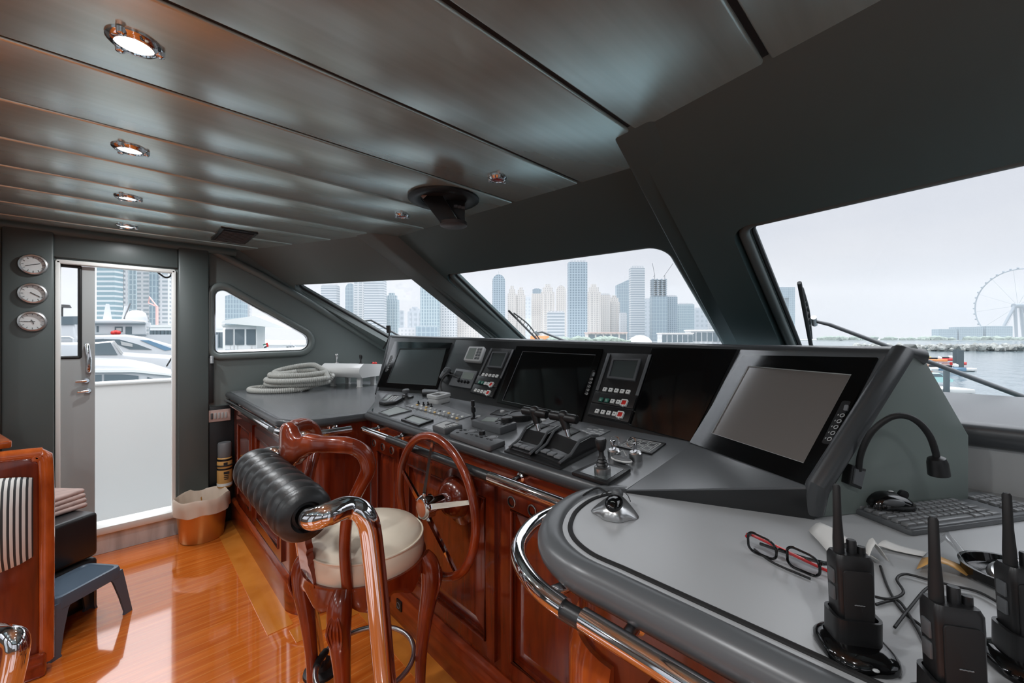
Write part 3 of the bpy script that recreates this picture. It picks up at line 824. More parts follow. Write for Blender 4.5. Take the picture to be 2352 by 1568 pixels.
def monitor(P, outer, screen, label, bez, scr, lip, th=.008, btn=None, group=None):
    c = P.hit(*bil(outer, .5, .5))
    t = thing('flush_monitor', P.pt(c.x, c.y), label, 'monitor', group)
    qo = quadpts(P, outer); qs = quadpts(P, screen)
    b = MB(); b.holed(qo, [qs], th, P.at(0, 0, .001)); b.build('bezel', bez, t, ang=20)
    b = MB(); b.slab(qs, .002, Mx=P.at(0, 0, .001)); b.build('screen', scr, t)
    b = MB(); b.tube([P.pt(p[0], p[1], th*.8) for p in qs], .0022, 6, closed=True); b.build('lip', lip, t)
    if btn:
        strip, ps, sq = btn
        b = MB(); b.slab(rpoly(quadpts(P, strip), .006, 4), .002, Mx=P.at(0, 0, th)); b.build('control_strip', 'black', t)
        for (u, v) in ps:
            q = P.hit(u, v, th); b = MB(); ringz(b, P, q, .0048, .0011, th+.002)
            b.box((q.x-.010, q.y, th+.0025), (.002, .004, .001), Mx=P.M)
            b.build('button', 'lgrey', t)
        if sq:
            b = MB(); b.slab(rpoly(quadpts(P, sq, th), .003, 3), .004, Mx=P.at(0, 0, th)); b.build('power_button', 'grey', t)
    return t
zz = lambda pts, s, ox, oy: [(ox+x/s, oy+y/s) for (x, y) in pts]
c5 = lambda *pts: zz(pts, 3.36, 830, 740)
c6 = lambda *pts: zz(pts, 3.7935, 1080, 800)
c7 = lambda *pts: zz(pts, 2.7606, 1500, 760)
# port monitor
monitor(PLf, [(908, 786), (1040, 789), (1003, 899), (868, 889)], c5((300, 208), (660, 207), (582, 495), (200, 470)),
        'black monitor in the far end of the dashboard, nearest the hose counter', 'gloss_black', 'screen_grey', 'dgrey',
        btn=(c5((232, 262), (248, 262), (205, 388), (188, 386)), c5((240, 276), (233, 294), (226, 312), (218, 330), (212, 348), (205, 366)), None))
# centre monitor
monitor(PC, c5((1205, 190), (1870, 215), (1700, 770), (1050, 622)), c5((1250, 230), (1815, 258), (1650, 720), (1092, 610)),
        'large dark centre monitor behind the throttle levers', 'gloss_black', 'screen', 'grey',
        btn=(c5((1790, 375), (1812, 378), (1752, 570), (1728, 565)), c5((1780, 440), (1770, 468), (1762, 496), (1752, 524), (1742, 553)), c5((1790, 388), (1806, 390), (1798, 420), (1783, 416))))
# starboard angled monitor
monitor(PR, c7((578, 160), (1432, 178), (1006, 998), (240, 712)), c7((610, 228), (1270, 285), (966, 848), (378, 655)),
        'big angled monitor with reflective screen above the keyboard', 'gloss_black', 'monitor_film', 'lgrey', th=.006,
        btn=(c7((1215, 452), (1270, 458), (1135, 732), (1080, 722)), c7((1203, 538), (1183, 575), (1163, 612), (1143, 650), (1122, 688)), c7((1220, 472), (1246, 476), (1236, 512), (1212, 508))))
# blank cover of the dashboard between centre and angled monitors
t = thing('blank_panel', on(PC, 1590, 900), 'plain gloss black blanking panel beside the tall alarm panel with red buttons', 'panel')
b = MB(); b.slab(quadpts(PC, c5((2245, 205), (2900, 215), (2545, 925), (2068, 800))), .006, Mx=PC.at(0, 0, .001), bev=.002); b.build('cover', 'gloss_black', t)
# small grey depth display
t = thing('depth_display', on(PC, 1088, 812), 'small grey display with rubber keys, top left of the dashboard beside the first monitor', 'display')
o = c5((830, 184), (946, 186), (908, 300), (785, 290))
qslab('housing', PC, o, .03, 'lgrey', t, bev=.005, rad=.008)
qslab('screen', PC, qsub(o, .10, .12, .56, .88), .0012, 'lcd', t, bev=0, z0=.030)
for k in range(4):
    for j in range(2):
        qslab('key', PC, qsub(o, .64+.16*j, .12+.2*k, .76+.16*j, .27+.2*k), .003, 'dgrey', t, bev=.001, z0=.03)
# VHF radio
t = thing('vhf_radio', on(PC, 1062, 868), 'low wide radio set with small knobs beside the hand microphone', 'radio')
o = c5((730, 354), (895, 376), (842, 510), (672, 482))
qslab('face', PC, o, .012, 'dgrey', t, bev=.003, rad=.004)
qslab('display', PC, qsub(o, .42, .14, .92, .52), .0015, 'lcd', t, bev=0, z0=.012)
qslab('speaker_grille', PC, qsub(o, .06, .14, .36, .52), .0015, 'black', t, bev=0, z0=.012)
for k in range(4):
    c = PC.hit(*bil(o, .46+.14*k, .76)); b = MB(); b.lathe([(.010, 0), (.009, .014), (0, .015)], PC.at(c.x, c.y, .012), 16); b.build('knob', 'black', t)
# two engine panels
def engine_panel(label, o, scr, rows, inner=None):
    c = PC.hit(*bil(o, .5, .5)); t = thing('engine_panel', PC.pt(c.x, c.y), label, 'panel', 'engine alarm panels in the dashboard')
    qslab('face', PC, o, .010, 'black', t, bev=.002)
    for a in (0, .93):
        qslab('side_rail', PC, qsub(o, a, .01, a+.07, .60 if a else .60), .004, 'dgrey', t, bev=.001, z0=.010)
    qslab('lower_module', PC, qsub(o, .0, .615, .97, .79), .008, 'black', t, bev=.002, z0=.010)
    qslab('lower_module', PC, qsub(o, .0, .81, .97, .985), .008, 'black', t, bev=.002, z0=.010)
    qs = quadpts(PC, scr, .012); big = offset_poly(qs, .010)
    b = MB(); b.holed(big, [qs], .008, PC.at(0, 0, .010)); b.build('screen_hood', 'dgrey', t, ang=20)
    b = MB(); b.slab(qs, .002, Mx=PC.at(0, 0, .010)); b.build('screen', 'screen_grey', t)
    for (p, q, cols, z) in rows:
        n = len(cols)
        for k, cl in enumerate(cols):
            f = k/(n-1); u = p[0]+(q[0]-p[0])*f; v = p[1]+(q[1]-p[1])*f; h = PC.hit(u, v, z+.004)
            s = .0092 if cl != 'red' else .010
            b = MB(); b.box((h.x, h.y, z+.004), (s*2, s*2.1, .008), bev=.0015, Mx=PC.M)
            kb = b.build('key', cl, t)
            if cl == 'red':
                b = MB(); b.holed(rrect(.029, .031, .003, 2, h.x, h.y), [rrect(.021, .022, .002, 2, h.x, h.y)], .009, PC.at(0, 0, z)); b.box((h.x, h.y-.017, z+.0045), (.006, .005, .008), Mx=PC.M); b.build('key_guard', 'button', kb)
            elif cl == 'green':
                b = MB(); b.box((h.x, h.y, z+.0085), (.010, .0016, .001), Mx=PC.M); b.box((h.x, h.y-.005, z+.0085), (.006, .0016, .001), Mx=PC.M); b.build('legend', 'button', kb)
            else:
                b = MB(); b.box((h.x, h.y, z+.0082), (.006, .006, .001), Mx=PC.M); b.build('legend', 'grey', kb)
    return t
W5 = ['button']*5; G = ['green', 'green', 'button', 'button', 'red']; RW = ['button']*4+['red']
e = c5((940, 404), (1046, 416), (912, 462), (1002, 480), (882, 524), (978, 545))
engine_panel('narrow alarm panel with small screen beside the grey depth display', c5((1000, 196), (1178, 206), (1012, 582), (838, 540)), c5((1018, 240), (1122, 243), (1080, 345), (985, 338)),
             [(e[0], e[1], W5, .010), (e[2], e[3], G, .018), (e[4], e[5], RW, .018)])
e = c5((1880, 518), (2058, 538), (1850, 597), (2028, 622), (1820, 686), (1998, 714))
engine_panel('tall alarm panel with bright red buttons beside the large centre monitor', c5((1900, 236), (2240, 244), (2066, 780), (1742, 712)), c5((1950, 296), (2140, 300), (2100, 440), (1915, 420)),
             [(e[0], e[1], W5, .010), (e[2], e[3], G, .018), (e[4], e[5], RW, .018)])
# hand microphone on its clip, with a coiled lead drooping to the desk
t = thing('hand_microphone', on(PC, 1022, 862), 'black hand microphone clipped to the dashboard beside the radio set, lead hanging', 'microphone')
c = PC.hit(1024, 858, .02)
b = MB(); b.slab(rpoly([(c.x-.026, c.y+.038), (c.x+.030, c.y+.040), (c.x+.024, c.y-.010), (c.x+.010, c.y-.048), (c.x-.012, c.y-.048), (c.x-.024, c.y-.008)], .008, 4), .028, Mx=PC.at(0, 0, .014), bev=.006); b.build('body', 'dgrey', t)
b = MB(); b.box((c.x, c.y+.010, .007), (.03, .03, .014), Mx=PC.M); b.build('clip', 'black', t)
b = MB()
for k in range(5): b.box((c.x+.002, c.y+.030-.007*k, .0425), (.036-.002*k, .003, .002), Mx=PC.M)
b.build('grille', 'black', t)
pts = [PC.pt(c.x-.002, c.y-.045, .03)]+[onZ(u, v, 1.10) for (u, v) in ((1016, 890), (1005, 899), (985, 903))]
b = MB(); b.tube(spline(pts, 6), .0045, 8); b.build('lead', 'rubber', t)
pts = [PC.pt(*PC.hit(1060, 874), .02), PC.pt(*PC.hit(1040, 870), .05), PC.pt(*PC.hit(1023, 888), .045), onZ(1017, 908, 1.09)]
b = MB(); b.tube(spline(pts, 8), .0045, 8); b.build('lead', 'rubber', t)
# ================================================================== things on the instrument desk
DK = PD
def dthing(name, px, label, cat, group=None):
    c = DK.hit(*px); return thing(name, DK.pt(c.x, c.y), label, cat, group)
# keypad handset with its joystick
t = dthing('keypad_handset', (905, 915), 'black keypad remote with knobbed stick on the desk corner nearest the hose counter', 'keypad')
o = c5((132, 612), (196, 548), (318, 548), (322, 580), (262, 612), (180, 622))
b = MB(); b.slab(rpoly(quadpts(DK, o, .02), .02, 5), .022, Mx=DK.M, bev=.007); b.build('body', 'black', t)
q = c5((150, 606), (215, 556), (312, 554), (255, 604))
for r in range(3):
    for k in range(4):
        qslab('key', DK, qsub(q, .04+.18*k+.02*r, .40+.2*r, .16+.18*k+.02*r, .55+.2*r), .003, 'lgrey', t, bev=.001, z0=.022)
qslab('display', DK, qsub(q, .2, .0, .98, .30), .002, 'lcd', t, bev=0, z0=.022)
p = DK.hit(934, 914); b = MB(); b.lathe([(.045, 0), (.042, .012), (.02, .016), (0, .016)], DK.at(p.x, p.y), 24, 1, 1); b.build('base', 'black', t)
b = MB(); b.lathe([(.008, .012), (.008, .03), (.021, .034), (.023, .052), (.018, .058), (0, .058)], DK.at(p.x, p.y), 20); b.build('knob', 'dgrey', t)
b = MB(); b.tube([DK.pt(*DK.hit(905, 916), .012), DK.pt(p.x, p.y, .010)], [.016, .012], 10); b.build('arm', 'black', t)
# long black mic cradle
t = dthing('handset_cradle', (990, 907), 'long black cradle lying at the foot of the dashboard', 'cradle')
b = MB(); b.slab(rpoly(quadpts(DK, c5((468, 552), (500, 538), (606, 552), (600, 572), (470, 574))), .006, 3), .03, Mx=DK.M, bev=.008); b.build('body', 'black', t)
# magnetic compass in a pale box
t = dthing('compass', (1010, 922), 'pale grey square compass with sunken dial at the foot of the dashboard', 'compass')
o = c5((520, 575), (585, 556), (690, 572), (640, 602))
o = [c5((520, 574))[0], c5((568, 556))[0], c5((684, 568))[0], c5((664, 604))[0], c5((540, 602))[0]]
c = DK.hit(1009, 924)
b = MB(); b.slab(rrect(.105, .10, .02, 5, c.x, c.y), .035, Mx=DK.M, bev=.006); b.build('base', 'lgrey', t)
b = MB(); b.holed(rrect(.115, .108, .02, 5, c.x, c.y), [rrect(.07, .062, .01, 4, c.x, c.y)], .016, DK.at(0, 0, .035)); b.build('rim', 'lgrey', t, ang=20)
b = MB(); b.slab(rrect(.07, .062, .01, 4, c.x, c.y), .004, Mx=DK.at(0, 0, .036)); b.build('dial', 'dgrey', t)
# switch panel with two rows of lit switches
t = dthing('switchboard', (1000, 938), 'flat switchboard with two rows of pale toggle switches', 'switchboard')
o = [(931, 931), (975, 915), (1084, 953), (1053, 963)]
qslab('plate', DK, o, .004, 'grey', t, bev=.001)
q4 = [(938, 932), (958, 925), (1073, 955), (1050, 961)]
for r in range(2):
    for k in range(11):
        f = (k+.5)/11; col = ['button', 'lgrey', 'button', 'amber', 'button', 'amber', 'button', 'lgrey', 'grey', 'button', 'amber'][(k+3*r) % 11]
        qq = [bil(q4, .22+.5*r, 0), bil(q4, .22+.5*r, 1)]
        # q4 runs near-left, far-left, far-right, near-right: rows go along its long side
        A = lerp(q4[0], q4[1], .2+.55*r); B = lerp(q4[3], q4[2], .2+.55*r)
        h = DK.hit(*lerp(A, B, f), .010)
        b = MB(); b.box((h.x, h.y, .007), (.015, .010, .008), bev=.002, Mx=DK.M); b.build('toggle', col, t)
A = c5((440, 622), (480, 632), (515, 630)); 
for (u, v) in A + c5((540, 645)):
    h = DK.hit(u, v, .01); b = MB(); b.lathe([(.008, 0), (.008, .006), (.004, .008), (.004, .02), (0, .02)], DK.at(h.x, h.y, .004), 12); b.build('knob', 'black', t)
# flat plates
def frame_panel(name, px, label, matf, matc, h=.006, inset=.011, cat='panel'):
    c = bil(px, .5, .5); t = dthing(name, c, label, cat)
    qo = quadpts(DK, px, h); b = MB(); b.holed(qo, [offset_poly(qo, -inset)], h, DK.M); b.build('frame', matf, t, ang=20)
    b = MB(); b.slab(offset_poly(qo, -inset), h*.6, Mx=DK.M); b.build('glass', matc, t)
    return t
frame_panel('repeater_display', c5((132, 692), (272, 640), (390, 676), (214, 720)), 'flat grey repeater display at the left end of the desk edge', 'dgrey', 'lcd', inset=.008)
frame_panel('repeater_display', c5((305, 746), (402, 704), (556, 750), (440, 792)), 'square black framed repeater display, second along the desk edge', 'black', 'lcd', h=.010, inset=.014)
frame_panel('cover_plate', c5((990, 704), (1062, 668), (1170, 690), (1092, 718)), 'small black cover plate with pale centre stud behind the round puck', 'black', 'panel', h=.004, inset=.008)
h = DK.hit(1154, 947); b = MB(); b.lathe([(.012, 0), (.010, .008), (0, .009)], DK.at(h.x, h.y, .003), 16); b.build('stud', 'lgrey', [o for o in C.objects if o.name.startswith('cover_plate')][-1])
t = frame_panel('cover_plate', c5((1306, 765), (1382, 733), (1512, 755), (1420, 791)), 'small grey cover plate between the puck and the throttles', 'grey', 'dgrey', h=.004, inset=.006)
h = DK.hit(1248, 967); b = MB(); b.lathe([(.012, 0), (.010, .006), (0, .007)], DK.at(h.x, h.y, .003), 16); b.build('stud', 'lgrey', t)
# small boxed meter
def boxed(name, top, h, label, cat, mat, bev=.004, rad=.004, body='body'):
    c = bil(top, .5, .5); p = DK.hit(c[0], c[1], h); t = thing(name, DK.pt(p.x, p.y), label, cat)
    b = MB(); b.slab(rpoly(quadpts(DK, top, h), rad, 4), h, Mx=DK.M, bev=bev); b.build(body, mat, t); return t
c1 = lambda *pts: zz(pts, 5.8075, 820, 900)
tp = c1((1003, 440), (1180, 372), (1408, 432), (1165, 498))
t = boxed('rudder_indicator', tp, .026, 'small thick rudder indicator box with sloping needle dial, by the wheel top', 'indicator', 'dgrey')
qslab('dial', DK, qsub([tp[0], tp[1], tp[2], tp[3]], .10, .14, .88, .86), .002, 'lgrey', t, bev=0, z0=.026)
qslab('needle', DK, c1((1170, 432), (1290, 398), (1300, 404), (1180, 442)), .002, 'dgrey', t, bev=0, z0=.028)
for k in range(5): qslab('tick', DK, qsub(tp, .16+.12*k, .70, .20+.12*k, .80), .001, 'black', t, bev=0, z0=.028)
# long remote pad
tp = c1((1232, 545), (1335, 478), (1990, 640), (1760, 722))
t = boxed('autopilot_remote', tp, .022, 'long grey autopilot pad with dials lying along the desk edge above the wheel', 'control pad', 'dgrey', bev=.005, rad=.012)
for (u, v, r) in (((1530, 520, .020)), ((1810, 602, .020))):
    h = DK.hit(*c1((u, v))[0], .022); b = MB(); b.torus(r, .002, DK.at(h.x, h.y, .022), 24, 6); b.lathe([(r*.8, 0), (r*.7, .002), (0, .002)], DK.at(h.x, h.y, .022), 20); b.build('dial', 'grey', t)
h = DK.hit(*c1((1670, 560))[0], .024); b = MB(); b.lathe([(.013, 0), (.012, .015), (0, .016)], DK.at(h.x, h.y, .022), 18); b.build('knob', 'black', t)
for (u, v) in ((1340, 540), (1385, 512), (1440, 505), (1455, 555), (1530, 570), (1590, 575), (1600, 590), (1660, 605), (1720, 590), (1740, 625), (1790, 640), (1690, 560)):
    h = DK.hit(*c1((u, v))[0], .022); b = MB(); b.box((h.x, h.y, .0225), (.012, .008, .003), bev=.001, Mx=DK.M); b.build('key', 'black', t)
# boxed control head with knob
tp = c1((1520, 370), (1742, 304), (2130, 400), (1905, 476))
t = boxed('thruster_control', tp, .032, 'square grey control box with round knob and amber screen', 'control box', 'dgrey')
qslab('screen', DK, c1((1655, 380), (1740, 330), (1890, 345), (1835, 395)), .002, 'amber' if False else 'lcd', t, bev=0, z0=.032)
h = DK.hit(*c1((2003, 392))[0], .032); b = MB(); b.lathe([(.027, 0), (.026, .016), (.022, .02), (0, .02)], DK.at(h.x, h.y, .032), 24); b.build('knob', 'black', t)
for (u, v) in ((1860, 390), (1905, 378), (1930, 400), (1870, 415), (1920, 425), (1965, 430), (1985, 415)):
    h = DK.hit(*c1((u, v))[0], .032); b = MB(); b.lathe([(.006, 0), (.006, .003), (0, .003)], DK.at(h.x, h.y, .032), 10); b.build('key', 'black', t)
# round puck
t = dthing('speaker_puck', (1196, 958), 'round black puck behind the square control box', 'puck')
h = DK.hit(1196, 962); b = MB(); b.lathe([(.058, 0), (.060, .004), (.060, .026), (.056, .03), (.048, .030), (.046, .026), (0, .026)], DK.at(h.x, h.y), 36); b.build('body', 'black', t)
# short upright stick
t = dthing('trim_stick', (1088, 962), 'short black upright stick standing between switch panel and control box', 'stick')
h = DK.hit(1089, 962); b = MB(); b.lathe([(.016, 0), (.016, .008), (.007, .012), (.006, .03), (.011, .036), (.011, .058), (.005, .062), (.009, .066), (.009, .09), (0, .092)], DK.at(h.x, h.y), 16); b.build('stick', 'black', t)
h = DK.hit(1093, 958); b = MB(); b.lathe([(.012, 0), (.011, .010), (0, .011)], DK.at(h.x+.02, h.y, 0), 14); b.build('button', 'lgrey', t)
# twin throttles on one base
t = dthing('throttle_control', (1270, 1020), 'twin throttle control with two T handled levers on a black base', 'throttle')
base = c6((295, 888), (600, 716), (1125, 868), (782, 1046))
qslab('base_plate', DK, base, .006, 'black', t, bev=.002)
def throttle(nl, nr, fr, fl, piv, tip, h0, h1):
    """near-left, near-right, far-right, far-left of one quadrant on the desk"""
    NL, NR, FR, FL = [DK.hit(u, v, .006) for (u, v) in (nl, nr, fr, fl)]
    b = MB()
    def lr(f, z): L = NL+(FL-NL)*f; Rr = NR+(FR-NR)*f; return DK.pt(L.x, L.y, z), DK.pt(Rr.x, Rr.y, z)
    prof = [(0, .006), (0, .014), (.30, .018), (.42, .036), (.52, .048), (.80, .050), (1, .036), (1, .006)]
    b.loft([[lr(f, z)[0] for (f, z) in prof], [lr(f, z)[1] for (f, z) in prof]]); q = b.build('quadrant', 'black', t, ang=25)
    for s in (0, 1):                     # raised side cheeks
        b = MB(); b.tube([lr(f, z+.004)[s] for (f, z) in ((0, .012), (.28, .022), (.50, .052), (.80, .054), (1, .040))], .005, 8); b.build('cheek', 'dgrey', q)
    for k in range(3):
        a, c = lr(.12, .018); m = a+(c-a)*(.22+.28*k); x, y = pv(DK, m)
        b = MB(); b.box((x, y, .020), (.028, .026, .008), bev=.003, Mx=DK.M); b.build('push_key', 'grey', q)
    a, c = lr(.72, .051); m = (a+c)/2; x, y = pv(DK, m)
    b = MB(); b.box((x, y, .051), (.012, .06, .003), Mx=DK.M); b.build('lever_slot', 'rubber', q)
    a, c = lr(.58, .040); p = (a+c)/2
    u, v = tip; d = DK.o; 
    # the lever leans aft to the left; its top is found on the upright plane through the pivot
    V = Pl(p, p+Vector((1, 0, 0)), p+Vector((0, 0, 1))); hh = V.hit(u, v); tp_ = V.pt(hh.x, hh.y)
    b = MB(); b.tube([p, p+(tp_-p)*.50], .0085, 12); lv = b.build('lever', 'chrome', t)
    b = MB(); b.tube([p+(tp_-p)*.42, p+(tp_-p)*.7, tp_], [.013, .016, .019], 14); b.build('grip', 'black', lv)
    b = MB(); ax = Vector((1, 0, 0)); b.tube([tp_-ax*.062, tp_-ax*.058, tp_+ax*.058, tp_+ax*.062], [.013, .0165, .0165, .013], 14); b.ball((tp_.x, tp_.y, tp_.z+.006), (.022, .020, .020)); b.build('handle', 'black', lv)
throttle(*c6((345, 885), (522, 942), (820, 760), (625, 715), (640, 765), (562, 558)), 0, 0)
throttle(*c6((575, 935), (780, 1022), (1120, 850), (880, 745), (880, 815), (812, 600)), 0, 0)
# flat key plates right of the throttles
t = dthing('light_panel', (1360, 990), 'flat dark membrane plate with pale symbols behind the throttle base', 'panel')
o = c5((1640, 842), (1770, 795), (1925, 832), (1815, 884)); qslab('plate', DK, o, .004, 'dgrey', t, bev=.001)
for (x, y) in ((.30, .25), (.62, .25), (.2, .5), (.42, .55), (.68, .5), (.85, .62), (.35, .8), (.62, .82)):
    h = DK.hit(*bil([o[0], o[1], o[2], o[3]], x, y), .005); b = MB(); b.box((h.x, h.y, .0045), (.022, .007, .001), Mx=DK.M); b.build('symbol', 'lgrey', t)
t = dthing('light_panel', (1480, 1022), 'flat black six key plate in the starboard corner of the desk', 'panel')
o = c5((1955, 948), (2098, 884), (2352, 930), (2240, 1012)); qslab('plate', DK, o, .006, 'black', t, bev=.002)
qo = quadpts(DK, qsub(o, .10, .10, .90, .90), .007); b = MB(); b.holed(qo, [offset_poly(qo, -.003)], .001, DK.at(0, 0, .006)); b.build('printed_border', 'lgrey', t)
for r in range(2):
    for k in range(3):
        qq = quadpts(DK, qsub(o, .18+.34*r, .16+.24*k, .46+.34*r, .36+.24*k), .007)
        b = MB(); b.holed(qq, [offset_poly(qq, -.0025)], .001, DK.at(0, 0, .006)); b.build('key_outline', 'lgrey', t)
# joystick on its square plate
t = dthing('joystick', (1385, 1085), 'black ribbed joystick on a square glossy plate at the desk corner', 'joystick')
o = c6((885, 1072), (1110, 974), (1397, 1046), (1202, 1172)); qslab('plate', DK, o, .012, 'black', t, bev=.003)
qslab('inlay', DK, [bil(o, .12, .12), bil(o, .88, .12), bil(o, .88, .88), bil(o, .12, .88)], .001, 'screen_grey', t, bev=0, z0=.012)
h = DK.hit(1384, 1086, .012)
b = MB(); b.lathe([(.024, 0), (.024, .018), (.018, .022)], DK.at(h.x, h.y, .012), 24); b.build('collar', 'steel', t)
b = MB(); b.lathe([(.019, .018), (.016, .024), (.018, .028), (.014, .033), (.015, .037), (.011, .042), (.012, .046), (.008, .052), (.007, .066), (.014, .075), (.017, .10), (.014, .105), (0, .105)], DK.at(h.x, h.y, .012), 20); b.build('grip', 'black', t)
# two ignition keys with a fob
def ignition(px, label, lean):
    t = dthing('ignition_key', px, label, 'key', None)
    h = DK.hit(*px); b = MB(); b.lathe([(.021, 0), (.021, .024), (.017, .028), (0, .028)], DK.at(h.x, h.y), 24); b.build('lock_barrel', 'steel', t)
    b = MB(); b.box((h.x, h.y, .042), (.005, .022, .03), bev=.002, Mx=DK.M); b.build('key_bow', 'chrome', t)
    b = MB(); b.torus(.016, .0016, DK.at(h.x+lean, h.y, .056) @ Matrix.Rotation(1.2, 4, 'X'), 24, 6); b.build('key_ring', 'chrome', t)
    return t
t = ignition((1411, 1050), 'ignition key with ring and grey boat shaped fob beside the joystick', .006)
h = DK.hit(1428, 1064); b = MB(); b.ball((0, 0, 0), (.036, .015, .012), Mx=DK.at(h.x, h.y, .013)); fb = b.build('fob', 'grey', t)
b = MB(); b.tube([DK.pt(h.x-.02, h.y+.004, .025), DK.pt(h.x, h.y+.012, .04), DK.pt(h.x+.015, h.y+.006, .025)], .0018, 6); b.build('fob_cord', 'lgrey', t)
b = MB(); b.torus(.030, .003, DK.at(h.x, h.y, .013) @ Matrix.Diagonal((1.15, .52, 1, 1)), 24, 6); b.build('fob_rim', 'white', fb)
ignition((1460, 1056), 'second ignition key in a bare steel barrel, nearer the angled monitor', -.012)
# gooseneck microphone at the port end of the dashboard
t = thing('gooseneck_microphone', TL, 'slim black gooseneck microphone rising behind the port end of the dashboard', 'microphone')
V = Pl(TL, TL+Vector((1, 0, 0)), TL+Vector((0, 0, 1)))
g = [V.pt(*V.hit(u, v)) for (u, v) in ((880, 800), (889, 785), (894, 770), (893, 757))]
b = MB(); b.tube(spline(g, 5), .006, 8); b.build('stem', 'rubber', t)
b = MB(); b.tube([V.pt(*V.hit(893, 764)), V.pt(*V.hit(892, 748))], .018, 12); b.build('capsule', 'rubber', t)
# ================================================================== wheel, stool, leaning rail
RT = Vector((cs, sn, 0)); FW = Vector((-sn, cs, 0)); UP = Vector((0, 0, 1))
# steering wheel
wc = Vector((-1.369, .885, .799)); WR = .265
t = thing('steering_wheel', wc, 'wooden ship steering wheel with five chrome spokes on the cabinet front', 'steering wheel')
Mw = Matrix.Translation(wc) @ Matrix.Rotation(PI/2, 4, 'X')
b = MB(); b.torus(WR, .0165, Mw, 72, 16); b.build('rim', 'stoolwood', t)
hub = wc+Vector((0, -.045, 0))
for k in range(5):
    a = PI/2+2*PI*k/5; d = Vector((math.cos(a), 0, math.sin(a)))
    p0 = hub+d*.03+Vector((0, .004, 0)); p1 = wc+d*(WR-.008)
    b = MB(); M0 = frame_from(p1-p0, p0, (0, 1, 0)); L = (p1-p0).length
    b.loft([[M0 @ Vector((x*w, y*w*1.6, z)) for (x, y) in ((-.005, -.006), (.005, -.006), (.005, .006), (-.005, .006))] for (z, w) in ((0, 1.1), (L*.5, 1.0), (L, .8))])
    s_ = b.build('spoke', 'chrome', t, ang=20)
    b = MB(); b.tube([p0+d*.004, p0+d*.022], [.0095, .0085], 12); b.build('collar', 'chrome', s_)
Mh = frame_from((0, -1, 0), hub)
b = MB(); b.lathe([(.046, -.03), (.046, .004), (.040, .010), (.034, .012)], Mh, 32); hb = b.build('hub', 'chrome', t)
b = MB(); b.lathe([(.034, .008), (.033, .013), (.02, .016), (0, .017)], Mh, 28); b.build('hub_cap', 'cherry', hb)
b = MB(); b.lathe([(.030, -.11), (.030, -.03)], Mh, 24); b.build('shaft', 'chrome', t)
b = MB(); b.lathe([(.115, -.185), (.115, -.165), (.085, -.155), (.080, -.13), (.062, -.105), (.045, -.10), (.030, -.10)], Mh, 40); b.build('boss', 'mahogany', t)

# bar stool with carved balloon back
SC = Vector((-1.434, .642, 0)); SR = .203
t = thing('bar_stool', SC, 'carved mahogany bar stool with cream leather seat and balloon back', 'bar stool')
def sp3(ang, r, z):                      # ang in degrees from straight aft, positive to starboard
    a = R(-90+ang); return SC+Vector((r*math.cos(a), r*math.sin(a), z))
b = MB(); b.lathe([(SR*.97, .655), (SR*1.0, .665), (SR*1.01, .70), (SR*.985, .735), (SR*.96, .742), (SR*.90, .760), (SR*.6, .782), (SR*.25, .790), (0, .791)], T(SC), 48)
st = b.build('seat', 'cream', t, ang=60)
b = MB(); b.torus(SR*.985, .004, T(SC.x, SC.y, .737), 56, 8); b.build('piping', 'cream', st)
b = MB(); pr = []
for k in range(48):                      # apron with a scalloped lower edge
    a = 2*PI*k/48; low = .60+.018*math.cos(8*a)
    d = Vector((math.cos(a), math.sin(a), 0))
    pr.append([SC+d*SR*.93+UP*low, SC+d*SR*1.02+UP*low, SC+d*SR*1.05+UP*(low+.02), SC+d*SR*1.03+UP*.655, SC+d*SR*1.045+UP*.668, SC+d*SR*.93+UP*.668])
pr.append(pr[0]); b.loft(pr, caps=False); b.build('apron', 'stoolwood', t)
b = MB(); b.lathe([(SR*.93, .62), (SR*.93, .66), (0, .66), (0, .64), (SR*.9, .62)], T(SC), 32); b.build('seat_board', 'mahogany', t)
for k, d in enumerate((-RT, -FW, RT, FW)):
    prof = [(SR*1.02, .665, .026), (SR*1.13, .625, .036), (SR*1.15, .56, .035), (SR*1.06, .44, .027), (SR*.98, .30, .021), (SR*.97, .16, .018), (SR*1.03, .05, .018), (SR*1.10, .012, .024), (SR*1.10, 0, .022)]
    b = MB(); pts = spline([(SC+d*r+UP*z) for (r, z, w) in prof], 4); rs = [p.x for p in spline([Vector((w, 0, 0)) for (_, _, w) in prof], 4)]
    b.tube(pts, rs, 14); lg = b.build('leg', 'stoolwood', t)
    b = MB()                             # carved leaf on the knee
    for j in range(5):
        b.tube(spline([SC+d*(SR*1.13+.034)+UP*.62+d.cross(UP)*(.004*(j-2)), SC+d*(SR*1.15+.036)+UP*.57+d.cross(UP)*(.011*(j-2)), SC+d*(SR*1.1+.026)+UP*.50+d.cross(UP)*(.005*(j-2))], 4), [.002]+[.0045]*7+[.002], 6)
    b.build('carved_leaf', 'stoolwood', lg)
b = MB(); b.torus(.168, .009, T(SC.x, SC.y, .285), 56, 10); fr = b.build('foot_ring', 'steel', t)
b = MB(); b.tube([SC+Vector((.168*math.cos(a), .168*math.sin(a), .285)) for a in [HEAD+PI+.02*k-.22 for k in range(23)]], .013, 10); b.build('rubber_sleeve', 'rubber', fr)
def rb(z): return SR*.99+(z-.66)*.115
hoop = [(50, .665), (49, .78), (51, .88), (55, .94), (62, 1.00), (67, 1.05), (64, 1.10), (54, 1.128), (40, 1.130), (26, 1.125), (14, 1.115), (0, 1.11)]
full = hoop+[(-a, z) for (a, z) in reversed(hoop[:-1])]
b = MB(); pts = spline([sp3(a, rb(z), z) for (a, z) in full], 5)
